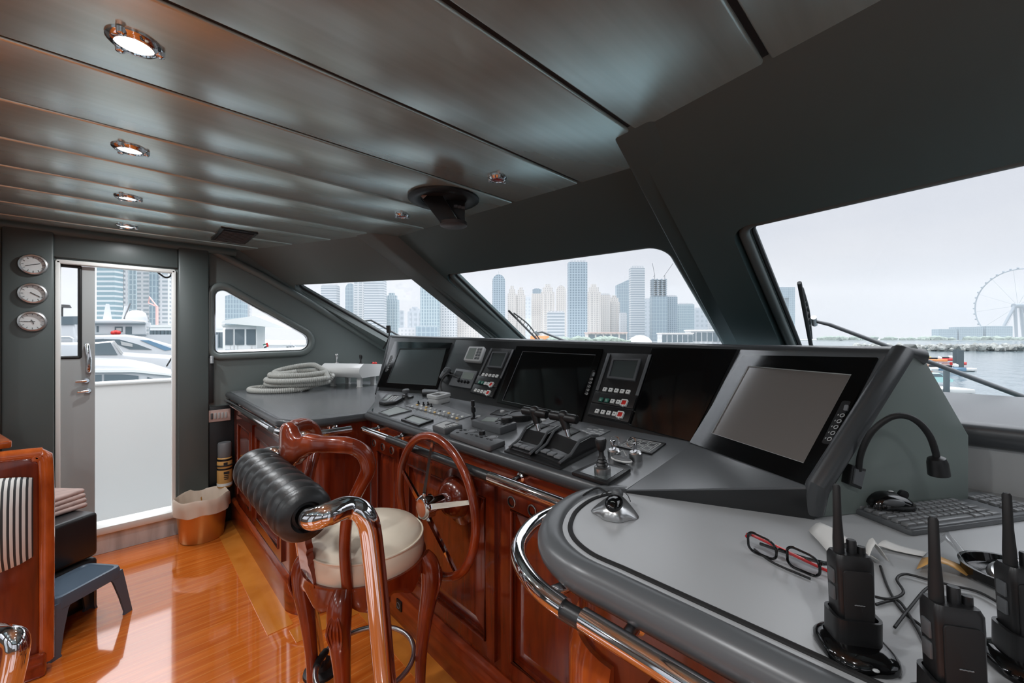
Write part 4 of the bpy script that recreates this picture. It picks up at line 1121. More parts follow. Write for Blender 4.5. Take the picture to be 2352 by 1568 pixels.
rr = [p.x for p in spline([Vector((w, 0, 0)) for w in [.018, .018, .018, .018, .020, .023, .024, .024, .022, .020, .020, .020, .020, .020, .022, .024, .024, .023, .020, .018, .018, .018, .018]], 5)]
b.tube(pts, rr, 14); b.build('back_hoop', 'stoolwood', t)
def plate(nm, outline, th, mat, par, extra=0):       # a board that follows the curve of the back
    b = MB(); n = len(outline)
    L = [sp3(a, rb(z)+th/2+extra, z) for (a, z) in outline]; Q = [sp3(a, rb(z)-th/2+extra, z) for (a, z) in outline]
    tri_ = geometry.tessellate_polygon([[Vector((a, z*150, 0)) for (a, z) in outline]])
    v0 = [b.bm.verts.new(p) for p in L]; v1 = [b.bm.verts.new(p) for p in Q]
    for tr_ in tri_:
        b.bm.faces.new([v0[i] for i in tr_]); b.bm.faces.new([v1[i] for i in reversed(tr_)])
    for i in range(n): b.bm.faces.new((v0[i], v0[(i+1) % n], v1[(i+1) % n], v1[i]))
    return b.build(nm, mat, par, ang=30)
hi = [(0, 1.182), (5, 1.176), (10, 1.156), (15, 1.146), (20, 1.150), (25, 1.160), (30, 1.158), (36, 1.155), (44, 1.156), (52, 1.154), (58, 1.146)]
lo = [(0, 1.045), (10, 1.05), (16, 1.066), (22, 1.086), (30, 1.104), (36, 1.108), (44, 1.108), (52, 1.106), (58, 1.100)]
def interp(tb, x):
    for (a0, z0), (a1, z1) in zip(tb, tb[1:]):
        if x <= a1: k = (x-a0)/(a1-a0); k = k*k*(3-2*k); return z0+(z1-z0)*k
    return tb[-1][1]
b = MB(); rows = []
for i in range(-29, 30):
    a = i*2; zh, zl = interp(hi, abs(a)), interp(lo, abs(a)); zm, hh = (zh+zl)/2, (zh-zl)/2
    row = []
    for k in range(18):
        q = 2*PI*k/18; cx, cz = math.cos(q), math.sin(q)
        cx = math.copysign(abs(cx)**.8, cx); cz = math.copysign(abs(cz)**.5, cz)
        z = zm+hh*cz; row.append(sp3(a, rb(zm)+.024*cx, z))
    rows.append(row)
b.loft(rows); b.build('crest', 'stoolwood', t, ang=60)
sh = [(17, 1.13), (15, 1.09), (12, 1.05), (9.5, 1.02), (11, 1.005), (9, .99), (7.5, .975), (10, .955), (14, .94), (16.5, .91), (17, .88), (15, .84), (12.5, .80), (14, .78), (12, .765), (13.5, .745), (13, .73), (16, .71), (18, .68), (18, .655)]
plate('splat', sh+[(-a, z) for (a, z) in reversed(sh)], .022, 'stoolwood', t)

# chrome leaning rail with a ribbed bolster
ax0 = onZ(585, 1075, 1.03); ax1 = onZ(706, 1183, 1.03); yb = (ax0.y+ax1.y)/2
x0, x1 = ax0.x-.01, ax1.x+.012
nt_ = onD(850, 1190, 1.0); nb = onD(885, 1568, 1.03); nd = (nb-nt_)/(nt_.z-nb.z)
t = thing('leaning_rail', ((x0+x1)/2, yb, 0), 'chrome tube leaning rail with black ribbed bolster standing in front of the stool', 'leaning rail')
near_foot = nt_+nd*nt_.z
far_top = Vector((-1.60, .433, 1.02)); far_foot = Vector((-1.858, .63, 0))
path = [near_foot, nt_+nd*.5, nt_+nd*.10, nt_+Vector((-.002, -.01, .005)), nt_+Vector((-.016, -.045, .035)), (x1+.055, yb+.030, 1.047), (x1+.03, yb+.004, 1.036), (x1-.02, yb, 1.03)]
b = MB(); b.tube(spline(path, 8), .0265, 20); b.build('near_tube', 'chrome', t)
path = [(x0+.02, yb, 1.03), (x0-.035, yb+.006, 1.034), (x0-.085, yb+.045, 1.042), far_top+Vector((.0, -.03, .02)), far_top+(far_foot-far_top)*.06, far_top+(far_foot-far_top)*.5, far_foot]
b = MB(); b.tube(spline(path, 8), .024, 20); b.build('far_tube', 'chrome', t)
for p in (near_foot, far_foot):
    b = MB(); b.lathe([(.075, 0), (.072, .010), (.040, .020), (.034, .045), (.026, .05)], T(p.x, p.y, 0), 32); b.build('foot_flange', 'black', t)
prof = []; n = 7; L = x1-x0; r0 = .067
prof += [(.034, 0), (.050, .004), (r0*.93, .016)]
for k in range(n):
    for j in range(7):
        u = j/6; prof.append((r0*(.85+.17*math.sqrt(max(0, 1-(2*u-1)**2))), .016+(L-.05)*(k+u*.985)/n))
prof += [(r0*.95, L-.032), (r0*.97, L-.024), (r0*.88, L-.010), (.046, L-.002), (.036, L), (.030, L-.012), (.027, L-.012)]
b = MB(); b.lathe(prof, frame_from((1, 0, 0), (x0, yb, 1.03)), 40); b.build('bolster', 'leather', t, ang=50)
# ================================================================== things on the starboard counter
# silver and black mouse at the corner
mc = onZ(1413, 1166, WT+.01); 
t = thing('trackball_mouse', (mc.x, mc.y, WT), 'silver winged computer mouse with black centre on the counter corner', 'mouse')
Mm = T(mc.x, mc.y, WT) @ rotz(math.atan2(mc.y, mc.x)-PI/2-.12) @ Matrix.Scale(1.12, 4)
def loftrows(rows): 
    b = MB(); b.loft(rows, closed=False, caps=False); return b
rows = []
for (y, w, h, wing) in ((-.054, .012, .010, 0), (-.048, .022, .022, .0), (-.034, .029, .031, .1), (-.020, .044, .035, .7), (-.004, .052, .037, 1), (.012, .047, .036, .8), (.028, .032, .032, .4), (.040, .020, .026, .1), (.048, .010, .014, 0)):
    row = []
    for k in range(17):
        x = -math.cos(PI*k/16); ax_ = abs(x)
        z = h*((1-ax_**2)**.5*(1-wing)+wing*max(0, (1-ax_)**1.15*.92+.10*(1-ax_**6)))
        row.append(Mm @ Vector((x*w, y-(.010*wing*ax_**2), z+.001)))
    rows.append(row)
b = loftrows(rows); b.bm.faces.new([v for v in b.bm.verts][:17]); b.build('shell', 'steel', t, ang=60, subd=1)
b = MB(); b.ball((0, -.018, .026), (.019, .036, .0145), Mx=Mm, seg=24); b.build('centre_grip', 'gloss_black', t)
b = MB(); b.ball((0, .040, .026), (.013, .013, .012), Mx=Mm, seg=18); b.build('scroll_ball', 'dgrey', t)
for sx in (-1, 1): b = MB(); b.tube([Mm @ Vector(p) for p in ((sx*.018, .036, .031), (sx*.026, .01, .035), (sx*.033, -.014, .033))], .0011, 6); b.build('button_seam', 'black', t)
b = MB(); b.tube([Mm @ Vector((-.008+.0027*k, -.0405+.0005*(k % 2), .0375-.00045*(k-3)**2)) for k in range(7)], .0007, 5); b.build('printed_mark', 'lgrey', t)
b = MB(); b.tube(spline([Mm @ Vector((0, .052, .012)), Mm @ Vector((-.02, .064, .012)), onZ(1375, 1120, WT+.012), onZ(1350, 1130, WT+.010), onZ(1335, 1142, WT+.002)], 6), .0024, 8); b.build('cable', 'rubber', t)

# keyboard
KO = onZ(1945, 1172, WT); kx = (Vector((.061, 1.59, 0))-Vector((-.148, 1.247, 0))).normalized(); ky = Vector((kx.y, -kx.x, 0))
Mk = Matrix(((kx.x, -ky.x, 0, KO.x), (kx.y, -ky.y, 0, KO.y), (0, 0, 1, WT), (0, 0, 0, 1)))   # x along the keyboard, -y towards the user
t = thing('keyboard', KO, 'black computer keyboard lying along the foot of the console end wall', 'keyboard', mat=Mk)
KW, KD = .44, .135
b = MB(); b.slab(rpoly([(0, 0), (0, -KD), (KW, -KD), (KW, 0)], .008, 4), .012, Mx=Mk, bev=.003); b.box((KW/2, -KD+.008, .010), (KW*.99, .012, .012), bev=.003, Mx=Mk); b.build('tray', 'dgrey', t)
kk = 0
rowsK = [(.018, [.016]*14), (.038, [.0165]*14), (.057, [.024]+[.0165]*12+[.024]), (.076, [.028]+[.0165]*11+[.032]), (.095, [.036]+[.0165]*10+[.040]), (.114, [.022, .018, .02, .095, .02, .018, .022])]
nk = 0
for (y, ws) in rowsK:
    tot = sum(ws)+.0025*len(ws); x = .010
    for w in ws:
        w2 = w*(.285-.0025*len(ws))/(sum(ws))
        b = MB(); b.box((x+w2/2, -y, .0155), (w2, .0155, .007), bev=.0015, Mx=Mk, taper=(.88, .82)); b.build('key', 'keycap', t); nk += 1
        x += w2+.0025
for r in range(5):
    for k in range(4):
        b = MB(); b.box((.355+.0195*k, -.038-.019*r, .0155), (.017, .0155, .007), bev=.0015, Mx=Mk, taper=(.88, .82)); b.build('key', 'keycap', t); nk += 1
# black mouse parked on the keyboard
p = onZ(2042, 1160, WT+.022)
Mb = T(p.x, p.y, WT+.0195) @ rotz(math.atan2(kx.y, kx.x)-PI/2-.35)
t = thing('computer_mouse', p, 'black wireless computer mouse parked on top of the keyboard', 'mouse', mat=Mb)
b = MB(); rows = []
for (y, w, h) in ((-.050, .014, .008), (-.045, .025, .020), (-.025, .032, .032), (0, .031, .036), (.025, .029, .030), (.042, .024, .020), (.050, .012, .009)):
    rows.append([Mb @ Vector((-math.cos(PI*k/12)*w, y, h*math.sin(PI*k/12)**.7+.001)) for k in range(13)])
b.loft(rows, closed=False, caps=False); b.build('shell', 'gloss_black', t, ang=60, subd=1)
b = MB(); b.lathe([(.010, -.004), (.010, .004)], Mb @ T(0, .030, .030) @ Matrix.Rotation(PI/2, 4, 'Y'), 16); b.build('scroll_wheel', 'rubber', t)
b = MB(); b.ball((0, .004, .036), (.004, .006, .002), Mx=Mb, seg=10); b.build('indicator', 'lgrey', t)
for sx in (-1, 1): b = MB(); b.ball((sx*.027, -.008, .018), (.006, .024, .009), Mx=Mb, seg=12); b.build('side_grip', 'dgrey', t)

# gooseneck chart lamp on the console end wall
t = thing('gooseneck_lamp', PE.pt(*PE.hit(1975, 1100)), 'black gooseneck chart lamp arching down in front of the console end wall', 'lamp')
q = quadpts(PE, [(1957, 1067), (1989, 1077), (1978, 1124), (1950, 1112)], .02)
b = MB(); b.slab(q, .022, Mx=PE.M, bev=.003); b.build('bracket', 'black', t)
b = MB(); b.slab(offset_poly(q, -.006), .003, Mx=PE.at(0, 0, .022)); b.build('cover', 'dgrey', t)
gp = [PE.pt(*PE.hit(u, v, o), o) for (u, v, o) in ((1972, 1080, .02), (1978, 1040, .03), (2002, 992, .05), (2042, 960, .07), (2078, 955, .085), (2110, 970, .095), (2135, 1000, .10), (2148, 1035, .10), (2151, 1052, .10))]
b = MB(); b.tube(spline(gp, 8), .0065, 10); b.build('gooseneck', 'rubber', t)
h0, h1_, h2_ = [PE.pt(*PE.hit(u, v, .10), .10) for (u, v) in ((2150, 1048), (2153, 1062), (2157, 1090))]
b = MB(); b.tube([h0, h0+(h1_-h0)*.3, h1_, h2_], [.008, .015, .0175, .0185], 18); b.build('lamp_head', 'black', t)
b = MB(); b.tube([h2_, h2_+(h2_-h1_)*.03], [.015, .014], 16); b.build('bulb_lens', 'lgrey', t)

# spectacles
g0 = onZ(1720, 1266, WT); g1 = onZ(1888, 1333, WT); gx = (g1-g0).normalized(); gy = Vector((-gx.y, gx.x, 0))
Mg = Matrix(((gx.x, gy.x, 0, g0.x), (gx.y, gy.y, 0, g0.y), (0, 0, 1, WT), (0, 0, 0, 1)))
GL = (g1-g0).length
t = thing('eyeglasses', g0, 'folded black framed eyeglasses with red temples lying on the counter', 'glasses', mat=Mg)
lw = GL*.435
for i, xx in enumerate((0, GL-lw)):
    o = rpoly([(xx, .004), (xx+lw*.95, .003), (xx+lw, .040), (xx+lw*.05, .046)], [.012, .014, .018, .012], 6)
    rim3 = [Mg @ Vector((x, -.010*z/.04, z)) for (x, z) in o]
    b = MB(); b.tube(rim3, .0024, 8, closed=True); f = b.build('lens_rim', 'gloss_black', t)
    b = MB(); b.bm.faces.new([b.bm.verts.new(p) for p in rim3]); b.build('lens', 'lens', f)
b = MB(); b.tube(spline([Mg @ Vector(p) for p in ((lw*.97, -.006, .028), (GL/2, -.009, .031), (GL-lw*.97, -.006, .028))], 5), .0026, 8); b.build('bridge', 'gloss_black', t)
for (tmat, pp, rad) in (('redplastic', ((.0, -.008, .032), (-.002, .010, .030), (.03, .020, .022), (.085, .026, .012), (.128, .030, .006)), .003), ('gloss_black', ((GL, -.008, .032), (GL+.002, .014, .026), (GL*.7, .030, .014), (GL*.3, .036, .008), (.004, .040, .005)), .003)):
    b = MB(); b.tube(spline([Mg @ Vector(p) for p in pp], 6), rad, 8); tm = b.build('temple', tmat, t); b = MB(); b.tube([Mg @ Vector(pp[0]), Mg @ (Vector(pp[0])*.35+Vector(pp[1])*.65), Mg @ Vector(pp[1])+Vector((0, 0, .0))], .0036, 8); b.build('hinge', 'gloss_black', tm)
b = MB(); b.tube(spline([Mg @ Vector(p) for p in ((.005, .012, .003), (.05, -.012, .003), (GL*.9, -.016, .003))], 6), .002, 8); b.build('neck_cord', 'rubber', t)

# walkie talkies standing in their chargers
def charger(c, ang, label):
    Mc = T(c.x, c.y, WT) @ rotz(ang)
    t = thing('radio_charger', c, label, 'charger', 'desktop radio chargers', mat=Mc)
    rings = []
    for (z, a, bb) in ((0, .040, .040), (.003, .0425, .0425), (.010, .042, .042), (.016, .037, .036), (.020, .030, .026)):
        rings.append([Mc @ Vector((a*math.copysign(abs(math.cos(q))**.75, math.cos(q)), bb*math.copysign(abs(math.sin(q))**.75, math.sin(q))-.006*(1-z/.03), z)) for q in [2*PI*k/32 for k in range(32)]])
    b = MB(); b.loft(rings); b.build('base', 'gloss_black', t, ang=50)
    b = MB(); b.holed(rrect(.056, .042, .012, 5), [rrect(.047, .035, .007, 4)], .034, Mc @ T(0, 0, .017)); b.build('cup', 'black', t, ang=30)
    b = MB(); b.ball((0, -.047, .010), (.004, .003, .002), Mx=Mc, seg=8); b.build('charge_light', 'lgrey', t)
    return t
def walkie(c, ang, label):
    Mr = T(c.x, c.y, WT+.0225) @ rotz(ang) @ Matrix.Rotation(R(-4), 4, 'X')
    t = thing('walkie_talkie', c, label, 'radio', 'handheld radios', mat=Mr)
    b = MB(); b.loft([[Mr @ Vector((x*w, y*d, z)) for (x, y) in rrect(2, 2, .35, 4)] for (z, w, d) in ((0, .0195, .014), (.004, .0212, .0155), (.055, .0215, .016), (.085, .022, .0165), (.100, .022, .016), (.106, .0195, .0135))]); b.build('body', 'black', t, ang=40)
    b = MB(); b.slab(rrect(.034, .082, .005, 4), .003, Mx=Mr @ T(0, -.0155, .048) @ Matrix.Rotation(PI/2, 4, 'X'), bev=.001); cl = b.build('belt_plate', 'rubber', t)
    b = MB(); b.tube([Mr @ Vector((-.006+.0017*k, -.0192, .046+.0004*(k % 2))) for k in range(8)], .0007, 5); b.build('printed_mark', 'grey', cl)
    b = MB(); b.tube([Mr @ Vector(p) for p in ((-.0125, 0, .100), (-.0125, 0, .122), (-.0125, 0, .150), (-.012, 0, .193), (-.012, 0, .196))], [.0066, .0064, .0050, .0045, .003], 14); b.build('antenna', 'rubber', t)
    b = MB(); b.lathe([(.0058, 0), (.0058, .018), (.005, .020), (0, .020)], Mr @ T(.003, 0, .103), 16); b.build('channel_knob', 'black', t)
    b = MB(); b.lathe([(.0048, 0), (.0048, .012), (0, .013)], Mr @ T(.0145, 0, .103), 16); b.build('volume_knob', 'black', t)
    for k in range(2): b = MB(); b.box((-.0222, 0, .075-.022*k), (.004, .014, .018), bev=.0015, Mx=Mr); b.build('side_key', 'dgrey', t)
    return t
va = math.atan2(FW.y, FW.x)-PI/2
for (px, da, l1, l2) in (((1958, 1476), -.20, 'black desktop charger standing alone in the middle of the counter, just right of the eyeglasses', 'handheld radio standing just right of the eyeglasses, cleanly outlined against the counter'),
                         ((2195, 1640), -.30, 'black desktop charger at the very front edge, cut off by the bottom of the photo', 'handheld radio closest to the counter edge, cut off by the bottom of the photo'),
                         ((2362, 1520), -.30, 'black desktop charger cut off by the right border of the photo', 'handheld radio half outside the right border of the photo')):
    c = onZ(px[0], px[1], WT+.01); charger(c, va+da, l1); walkie(c, va+da, l2)
# loose leads between the chargers
def lead(px, z, label, r=.0021):
    pts = [onZ(u, v, WT+z+.0022) for (u, v) in px]
    b = MB(); b.tube(spline(pts, 8), r, 8); o = b.build('charger_lead', 'rubber', origin=pts[0]); tag(o, label, 'cable', 'charger leads')
lead([(2022, 1300), (2040, 1350), (2070, 1400), (2110, 1432), (2140, 1455)], .001, 'thin black lead running from the crumpled receipt to the front charger')
lead([(2010, 1370), (2045, 1375), (2075, 1360), (2060, 1330), (2080, 1318), (2130, 1330), (2190, 1345), (2250, 1360), (2320, 1400)], .004, 'black lead looping across the counter towards the right hand charger')
lead([(2012, 1388), (2050, 1378), (2070, 1385), (2105, 1440), (2125, 1480)], .002, 'black lead that leaves the charger beside the eyeglasses')
lead([(2055, 1440), (2090, 1395), (2130, 1350), (2160, 1350)], .003, 'short black lead curling up beside the front charger')
# papers and wrappers
def sheet(name, px, zs, mat, label, cat, th=.0006, n=8):
    """a curled sheet: four corners on the counter and lifts along its length"""
    A, B, D, E_ = [onZ(u, v, WT+.001) for (u, v) in px]     # near-left, far-left, far-right, near-right
    b = MB(); grid = []
    for i in range(n+1):
        f = i/n; row = []
        for j in range(5):
            g = j/4; p = (A+(E_-A)*f)*(1-g)+(B+(D-B)*f)*g
            k = f*(len(zs)-1); i0 = min(int(k), len(zs)-2); z = zs[i0]+(zs[i0+1]-zs[i0])*(k-i0)
            row.append(p+Vector((0, 0, z*(1+.3*math.sin(3*g+f*2))+.0015)))
        grid.append(row)
    b.loft(grid, closed=False, caps=False)
    o = b.build(name, mat, origin=A, ang=60); q = o.modifiers.new('thick', 'SOLIDIFY'); q.thickness = th
    return tag(o, label, cat)
sheet('receipt', [(1905, 1278), (1856, 1224), (1930, 1228), (2022, 1300)], [.004, .030, .016, .006], 'paper', 'white curled paper leaflet behind the first handheld radio', 'paper')
sheet('receipt', [(1990, 1296), (1985, 1268), (2020, 1276), (2045, 1304)], [.004, .034, .022, .006], 'paper', 'small crumpled white receipt beside the curled leaflet', 'paper')
sheet('wrapper', [(2105, 1316), (2118, 1290), (2240, 1318), (2220, 1332)], [.006, .020, .016, .005], 'gold', 'orange printed wrapper lying behind the front handheld radio', 'wrapper')
sheet('film_bag', [(2140, 1288), (2150, 1240), (2232, 1290), (2225, 1318)], [.012, .040, .026, .006], 'clear', 'crumpled clear plastic film behind the orange wrapper', 'wrapper')
sheet('earphone_strip', [(2015, 1262), (2035, 1250), (2130, 1270), (2120, 1282)], [.008, .003, .002, .002], 'paper', 'narrow white paper strip lying between the keyboard and the leads', 'paper')
# round black dish at the right border
c = onZ(2330, 1345, WT)
t = thing('round_dish', (c.x, c.y, WT), 'shallow round black dish at the right border behind the handheld radios', 'dish')
b = MB(); b.lathe([(.045, 0), (.062, .010), (.066, .026), (.061, .026), (.056, .012), (.04, .006), (0, .006)], T(c.x, c.y, WT), 40); b.build('bowl', 'gloss_black', t)
b = MB(); b.torus(.026, .006, T(c.x, c.y, WT+.014) @ Matrix.Rotation(.4, 4, 'X'), 28, 8); b.build('ring', 'steel', t)

# ================================================================== on the port counter: hose and remote box
hc = onZ(666, 896, WT)
t = thing('coiled_hose', (hc.x, hc.y, WT), 'coil of ribbed pale grey hose lying on the port counter', 'hose')
HR = .021
pts = []
def lp(cx, cy, rx, ry, z, a0, a1, n, tilt=0):
    for k in range(n):
        a = a0+(a1-a0)*k/n
        p = hc+RT*(cx+rx*math.cos(a))+FW*(cy+ry*math.sin(a)); pts.append(Vector((p.x, p.y, WT+HR+(z-HR)*1.22+tilt*math.sin(a+.7))))
lp(-.06, -.05, .21, .17, HR, -.2, 2*PI-.2, 30)
lp(.05, .03, .24, .17, HR*2.6, -.2, 2*PI+.3, 30, .006)
lp(.07, .02, .25, .19, HR*4.0, .3, 2*PI, 30, .010)
lp(.04, .06, .22, .15, HR*5.4, 0, 2*PI+.5, 30, .012)
lp(.00, .08, .16, .12, HR*6.6, .5, 2*PI-.9, 26, .03)
P2_ = spline(pts, 7)
# evenly spaced ribs
cum = [0]
for a, c in zip(P2_, P2_[1:]): cum.append(cum[-1]+(c-a).length)
step = .0034; N = int(cum[-1]/step); Q = []; j = 0
for i in range(N):
    s_ = i*step
    while cum[j+1] < s_: j += 1
    Q.append(P2_[j]+(P2_[j+1]-P2_[j])*((s_-cum[j])/(cum[j+1]-cum[j]+1e-9)))
b = MB(); b.tube(Q, [HR*(1.0 if i % 4 < 2 else .87) for i in range(N)], 12); b.build('ribbed_tube', 'hose', t, ang=33)
b = MB(); b.tube([Q[0]-(Q[3]-Q[0]).normalized()*.03, Q[2]], HR*1.08, 14); b.build('cuff', 'lgrey', t)

# white docking remote on legs
rb0 = onZ(800, 885, WT)
ctr = onZ(812, 885, WT); bx = Vector((.86, .5, 0)).normalized()
by = Vector((-bx.y, bx.x, 0))
Mx_ = Matrix(((bx.x, by.x, 0, ctr.x), (bx.y, by.y, 0, ctr.y), (0, 0, 1, WT), (0, 0, 0, 1)))
t = thing('remote_console', ctr, 'white curved remote control box with joysticks standing on legs beside the hose', 'remote box', mat=Mx_)
W_, Dp = .40, .30
prof = rpoly([(-Dp/2, .085), (Dp/2, .085), (Dp/2, .185), (-Dp/2+.02, .205), (-Dp/2-.06, .15)], [.02, .03, .03, .05, .04], 6)
b = MB(); b.loft([[Mx_ @ Vector((x, y, z)) for (y, z) in prof] for x in (-W_/2, W_/2)]); b.build('body', 'white', t, ang=35)
for sx in (-1, 1):
    for sy in (-1, 1):
        b = MB(); b.box((sx*W_*.34, sy*Dp*.32, .045), (.035, .03, .09), bev=.004, Mx=Mx_, taper=(1.25, 1.1)); b.box((sx*W_*.34, sy*Dp*.32, .003), (.045, .035, .006), bev=.002, Mx=Mx_); b.build('leg', 'white', t)
def rstick(x, y, h, mats):
    b = MB(); b.lathe([(.02, 0), (.018, .012), (.007, .016), (.006, h*.45), (.012, h*.62), (.014, h*.9), (.010, h), (0, h)], Mx_ @ T(x, y, .192), 16); b.build('joystick', mats, t)
b = MB(); b.slab(rrect(.12, .09, .008, 3, .09, -.02), .004, Mx=Mx_ @ T(0, 0, .191)); b.build('joystick_plate', 'black', t)
b = MB(); b.slab(rrect(.10, .05, .006, 3, -.05, .06), .004, Mx=Mx_ @ T(0, 0, .190)); b.build('display', 'grey', t)
rstick(-.155, -.03, .09, 'steel'); rstick(.09, -.02, .085, 'black')
for (x, mt) in ((.155, 'red'), (.180, 'red'), (.12, 'black')):
    b = MB(); b.lathe([(.011, 0), (.011, .012), (.006, .018), (0, .019)], Mx_ @ T(x, .07 if mt == 'red' else .10, .19), 14); b.build('push_button', mt, t)
# ================================================================== port side of the room
# three round gauges on the pillar beside the door
for (u, v, lab, ha) in ((77, 608, 'round pale faced dial with steel rim, topmost of three by the doorway', ((.3, .030), (-2.8, .034))), (76, 674, 'round pale faced dial with steel rim, middle one of three by the doorway', ((-.6, .036),)), (75, 738, 'round pale faced clock with steel rim, lowest of three dials by the doorway', ((PI, .036), (-1.2, .018)))):
    p = onX(u, v, WX+.045)
    t = thing('wall_dial', p, lab, 'dial', 'three dials on the pillar')
    Mx = frame_from((1, 0, 0), p, (0, 1, 0))
    b = MB(); b.lathe([(.062, 0), (.065, .010), (.060, .022), (.052, .024), (.050, .014), (.050, .0085)], Mx, 40); b.build('case', 'steel', t)
    b = MB(); b.lathe([(.051, .010), (0, .010)], Mx, 32); f = b.build('face', 'button', t)
    b = MB()
    for k in range(12): a = 2*PI*k/12; b.box((0, 0, 0), (.010, .0022, .001), Mx=Mx @ T(.043*math.cos(a), .043*math.sin(a), .0108) @ Matrix.Rotation(a, 4, 'Z'))
    b.build('hour_marks', 'black', f)
    for (a, L) in ha:
        b = MB(); b.box((L/2-.006, 0, 0), (L+.012, .0032, .0012), Mx=Mx @ T(0, 0, .0125) @ Matrix.Rotation(a, 4, 'Z')); b.build('hand', 'black', f)
    b = MB(); b.lathe([(.0505, .018), (0, .020)], Mx, 32); b.build('glass', 'pane', t)
# dark locker at the left border
t = thing('wall_locker', (WX+.08, -.72, 1.5), 'tall black locker on the port wall at the left border', 'locker')
b = MB(); b.box((WX+.09, -.80, 1.52), (.16, .46, 1.16), bev=.008); b.build('body', 'black', t)
b = MB(); b.box((WX+.175, -.80, 1.52), (.012, .42, 1.1), bev=.004); d = b.build('door', 'black', t)
b = MB(); b.tube([(WX+.18, -.60, 1.05), (WX+.20, -.60, 1.05), (WX+.20, -.60, .99), (WX+.18, -.60, .99)], .006, 8); b.build('handle', 'steel', d)
# switch plate and spray can, black strap beside the triangular window
q = [onX(u, v, WX+.018) for (u, v) in ((475, 943), (529, 939), (529, 964), (476, 968))]
y0, y1, z0, z1 = q[0].y, q[1].y, q[2].z, q[0].z
t = thing('switch_plate', q[0], 'pinkish switch plate with a row of rockers beside the port cabinet', 'switch plate')
b = MB(); b.box((WX+.023, (y0+y1)/2, (z0+z1)/2), (.012, y1-y0, z1-z0), bev=.003); b.build('plate', 'pink', t)
for k in range(5):
    b = MB(); b.box((WX+.030, y0+(y1-y0)*(.2+.15*k), (z0+z1)/2), (.006, (y1-y0)*.10, (z1-z0)*.5), bev=.002); b.build('rocker', 'lgrey' if k else 'dgrey', t)
p = onX(516, 1065, WX+.08); zt = onX(516, 1015, WX+.075).z; zb = onX(516, 1116, WX+.075).z; Hc = zt-zb
t = thing('spray_can', (p.x, p.y, zb), 'gold and black spray can with grey cap hung on the wall above the bin', 'spray can')
Mx = T(p.x, p.y, zb)
b = MB(); b.lathe([(.046, 0), (.050, .006), (.050, Hc*.62), (.046, Hc*.66), (.044, Hc*.67)], Mx, 28); b.build('can', 'gold', t)
b = MB(); b.lathe([(.042, Hc*.665), (.045, Hc*.69), (.045, Hc*.97), (.040, Hc), (0, Hc)], Mx, 28); b.build('cap', 'grey', t)
for (za, zc) in ((.04, .10), (.40, .44), (.60, .645)): b = MB(); b.lathe([(.0503, Hc*za), (.0507, Hc*za), (.0507, Hc*zc), (.0503, Hc*zc)], Mx, 28); b.build('label_band', 'black' if za > .05 else 'whitep', t)
for k, (y, z, w, h) in enumerate(((-.012, .34, .04, .018), (-.006, .53, .028, .030), (-.01, .28, .03, .006), (-.01, .24, .034, .006), (-.01, .20, .028, .006))):
    b = MB(); dd = Vector((-p.x, -p.y, 0)).normalized(); s_ = dd.cross(UP)
    Mq = frame_from(dd, p+Vector((0, 0, zb-p.z+z*Hc))+dd*.0495, s_); b.box((y, 0, 0), (w*.9, h, .004), Mx=Mq); b.build('label_print', 'black', t)
b = MB(); b.tube([(p.x+.054*math.cos(a), p.y+.054*math.sin(a), zb+Hc*.5) for a in [2*PI*k/24 for k in range(24)]], .005, 8, closed=True); b.box((WX+.024, p.y, zb+Hc*.5), (.03, .03, .05)); b.build('wall_bracket', 'rubber', t)
t0 = onX(485, 822, WX+.03); t1 = onX(483, 925, WX+.03)
t = thing('curtain_strap', t1, 'narrow black strap with chrome catch hanging beside the triangular window', 'strap')
b = MB(); b.box(((t0+t1)/2), (.012, .035, t0.z-t1.z), bev=.004); b.build('strap', 'rubber', t)
b = MB(); b.tube([t0+Vector((-.02, 0, 0)), t0+Vector((.02, 0, .01)), t0+Vector((.025, 0, -.04))], .012, 10); b.build('catch', 'steel', t)
# waste bin with a liner bag
bc = Vector((-3.715, .425, 0))
t = thing('waste_bin', bc, 'gold waste bin with a white liner bag folded over its rim', 'bin')
b = MB(); b.lathe([(.125, 0), (.130, .006), (.156, .285), (.150, .285), (.126, .012), (0, .012)], T(bc), 40); b.build('bucket', 'brass', t)
b = MB(); rings = []
for (r, z, w) in ((.110, .06, .010), (.135, .20, .006), (.150, .30, .002), (.158, .312, .002), (.165, .300, .003), (.168, .26, .003), (.170, .205, .006)):
    rings.append([bc+Vector(((r+w*math.sin(9*a+z*30)+.5*w*math.sin(17*a))*math.cos(a), (r+w*math.sin(9*a+z*30))*math.sin(a), z+.006*math.sin(5*a+z*9))) for a in [2*PI*k/64 for k in range(64)]])
b.loft(rings, caps=False); b.build('liner_bag', 'bag', t, ang=80)
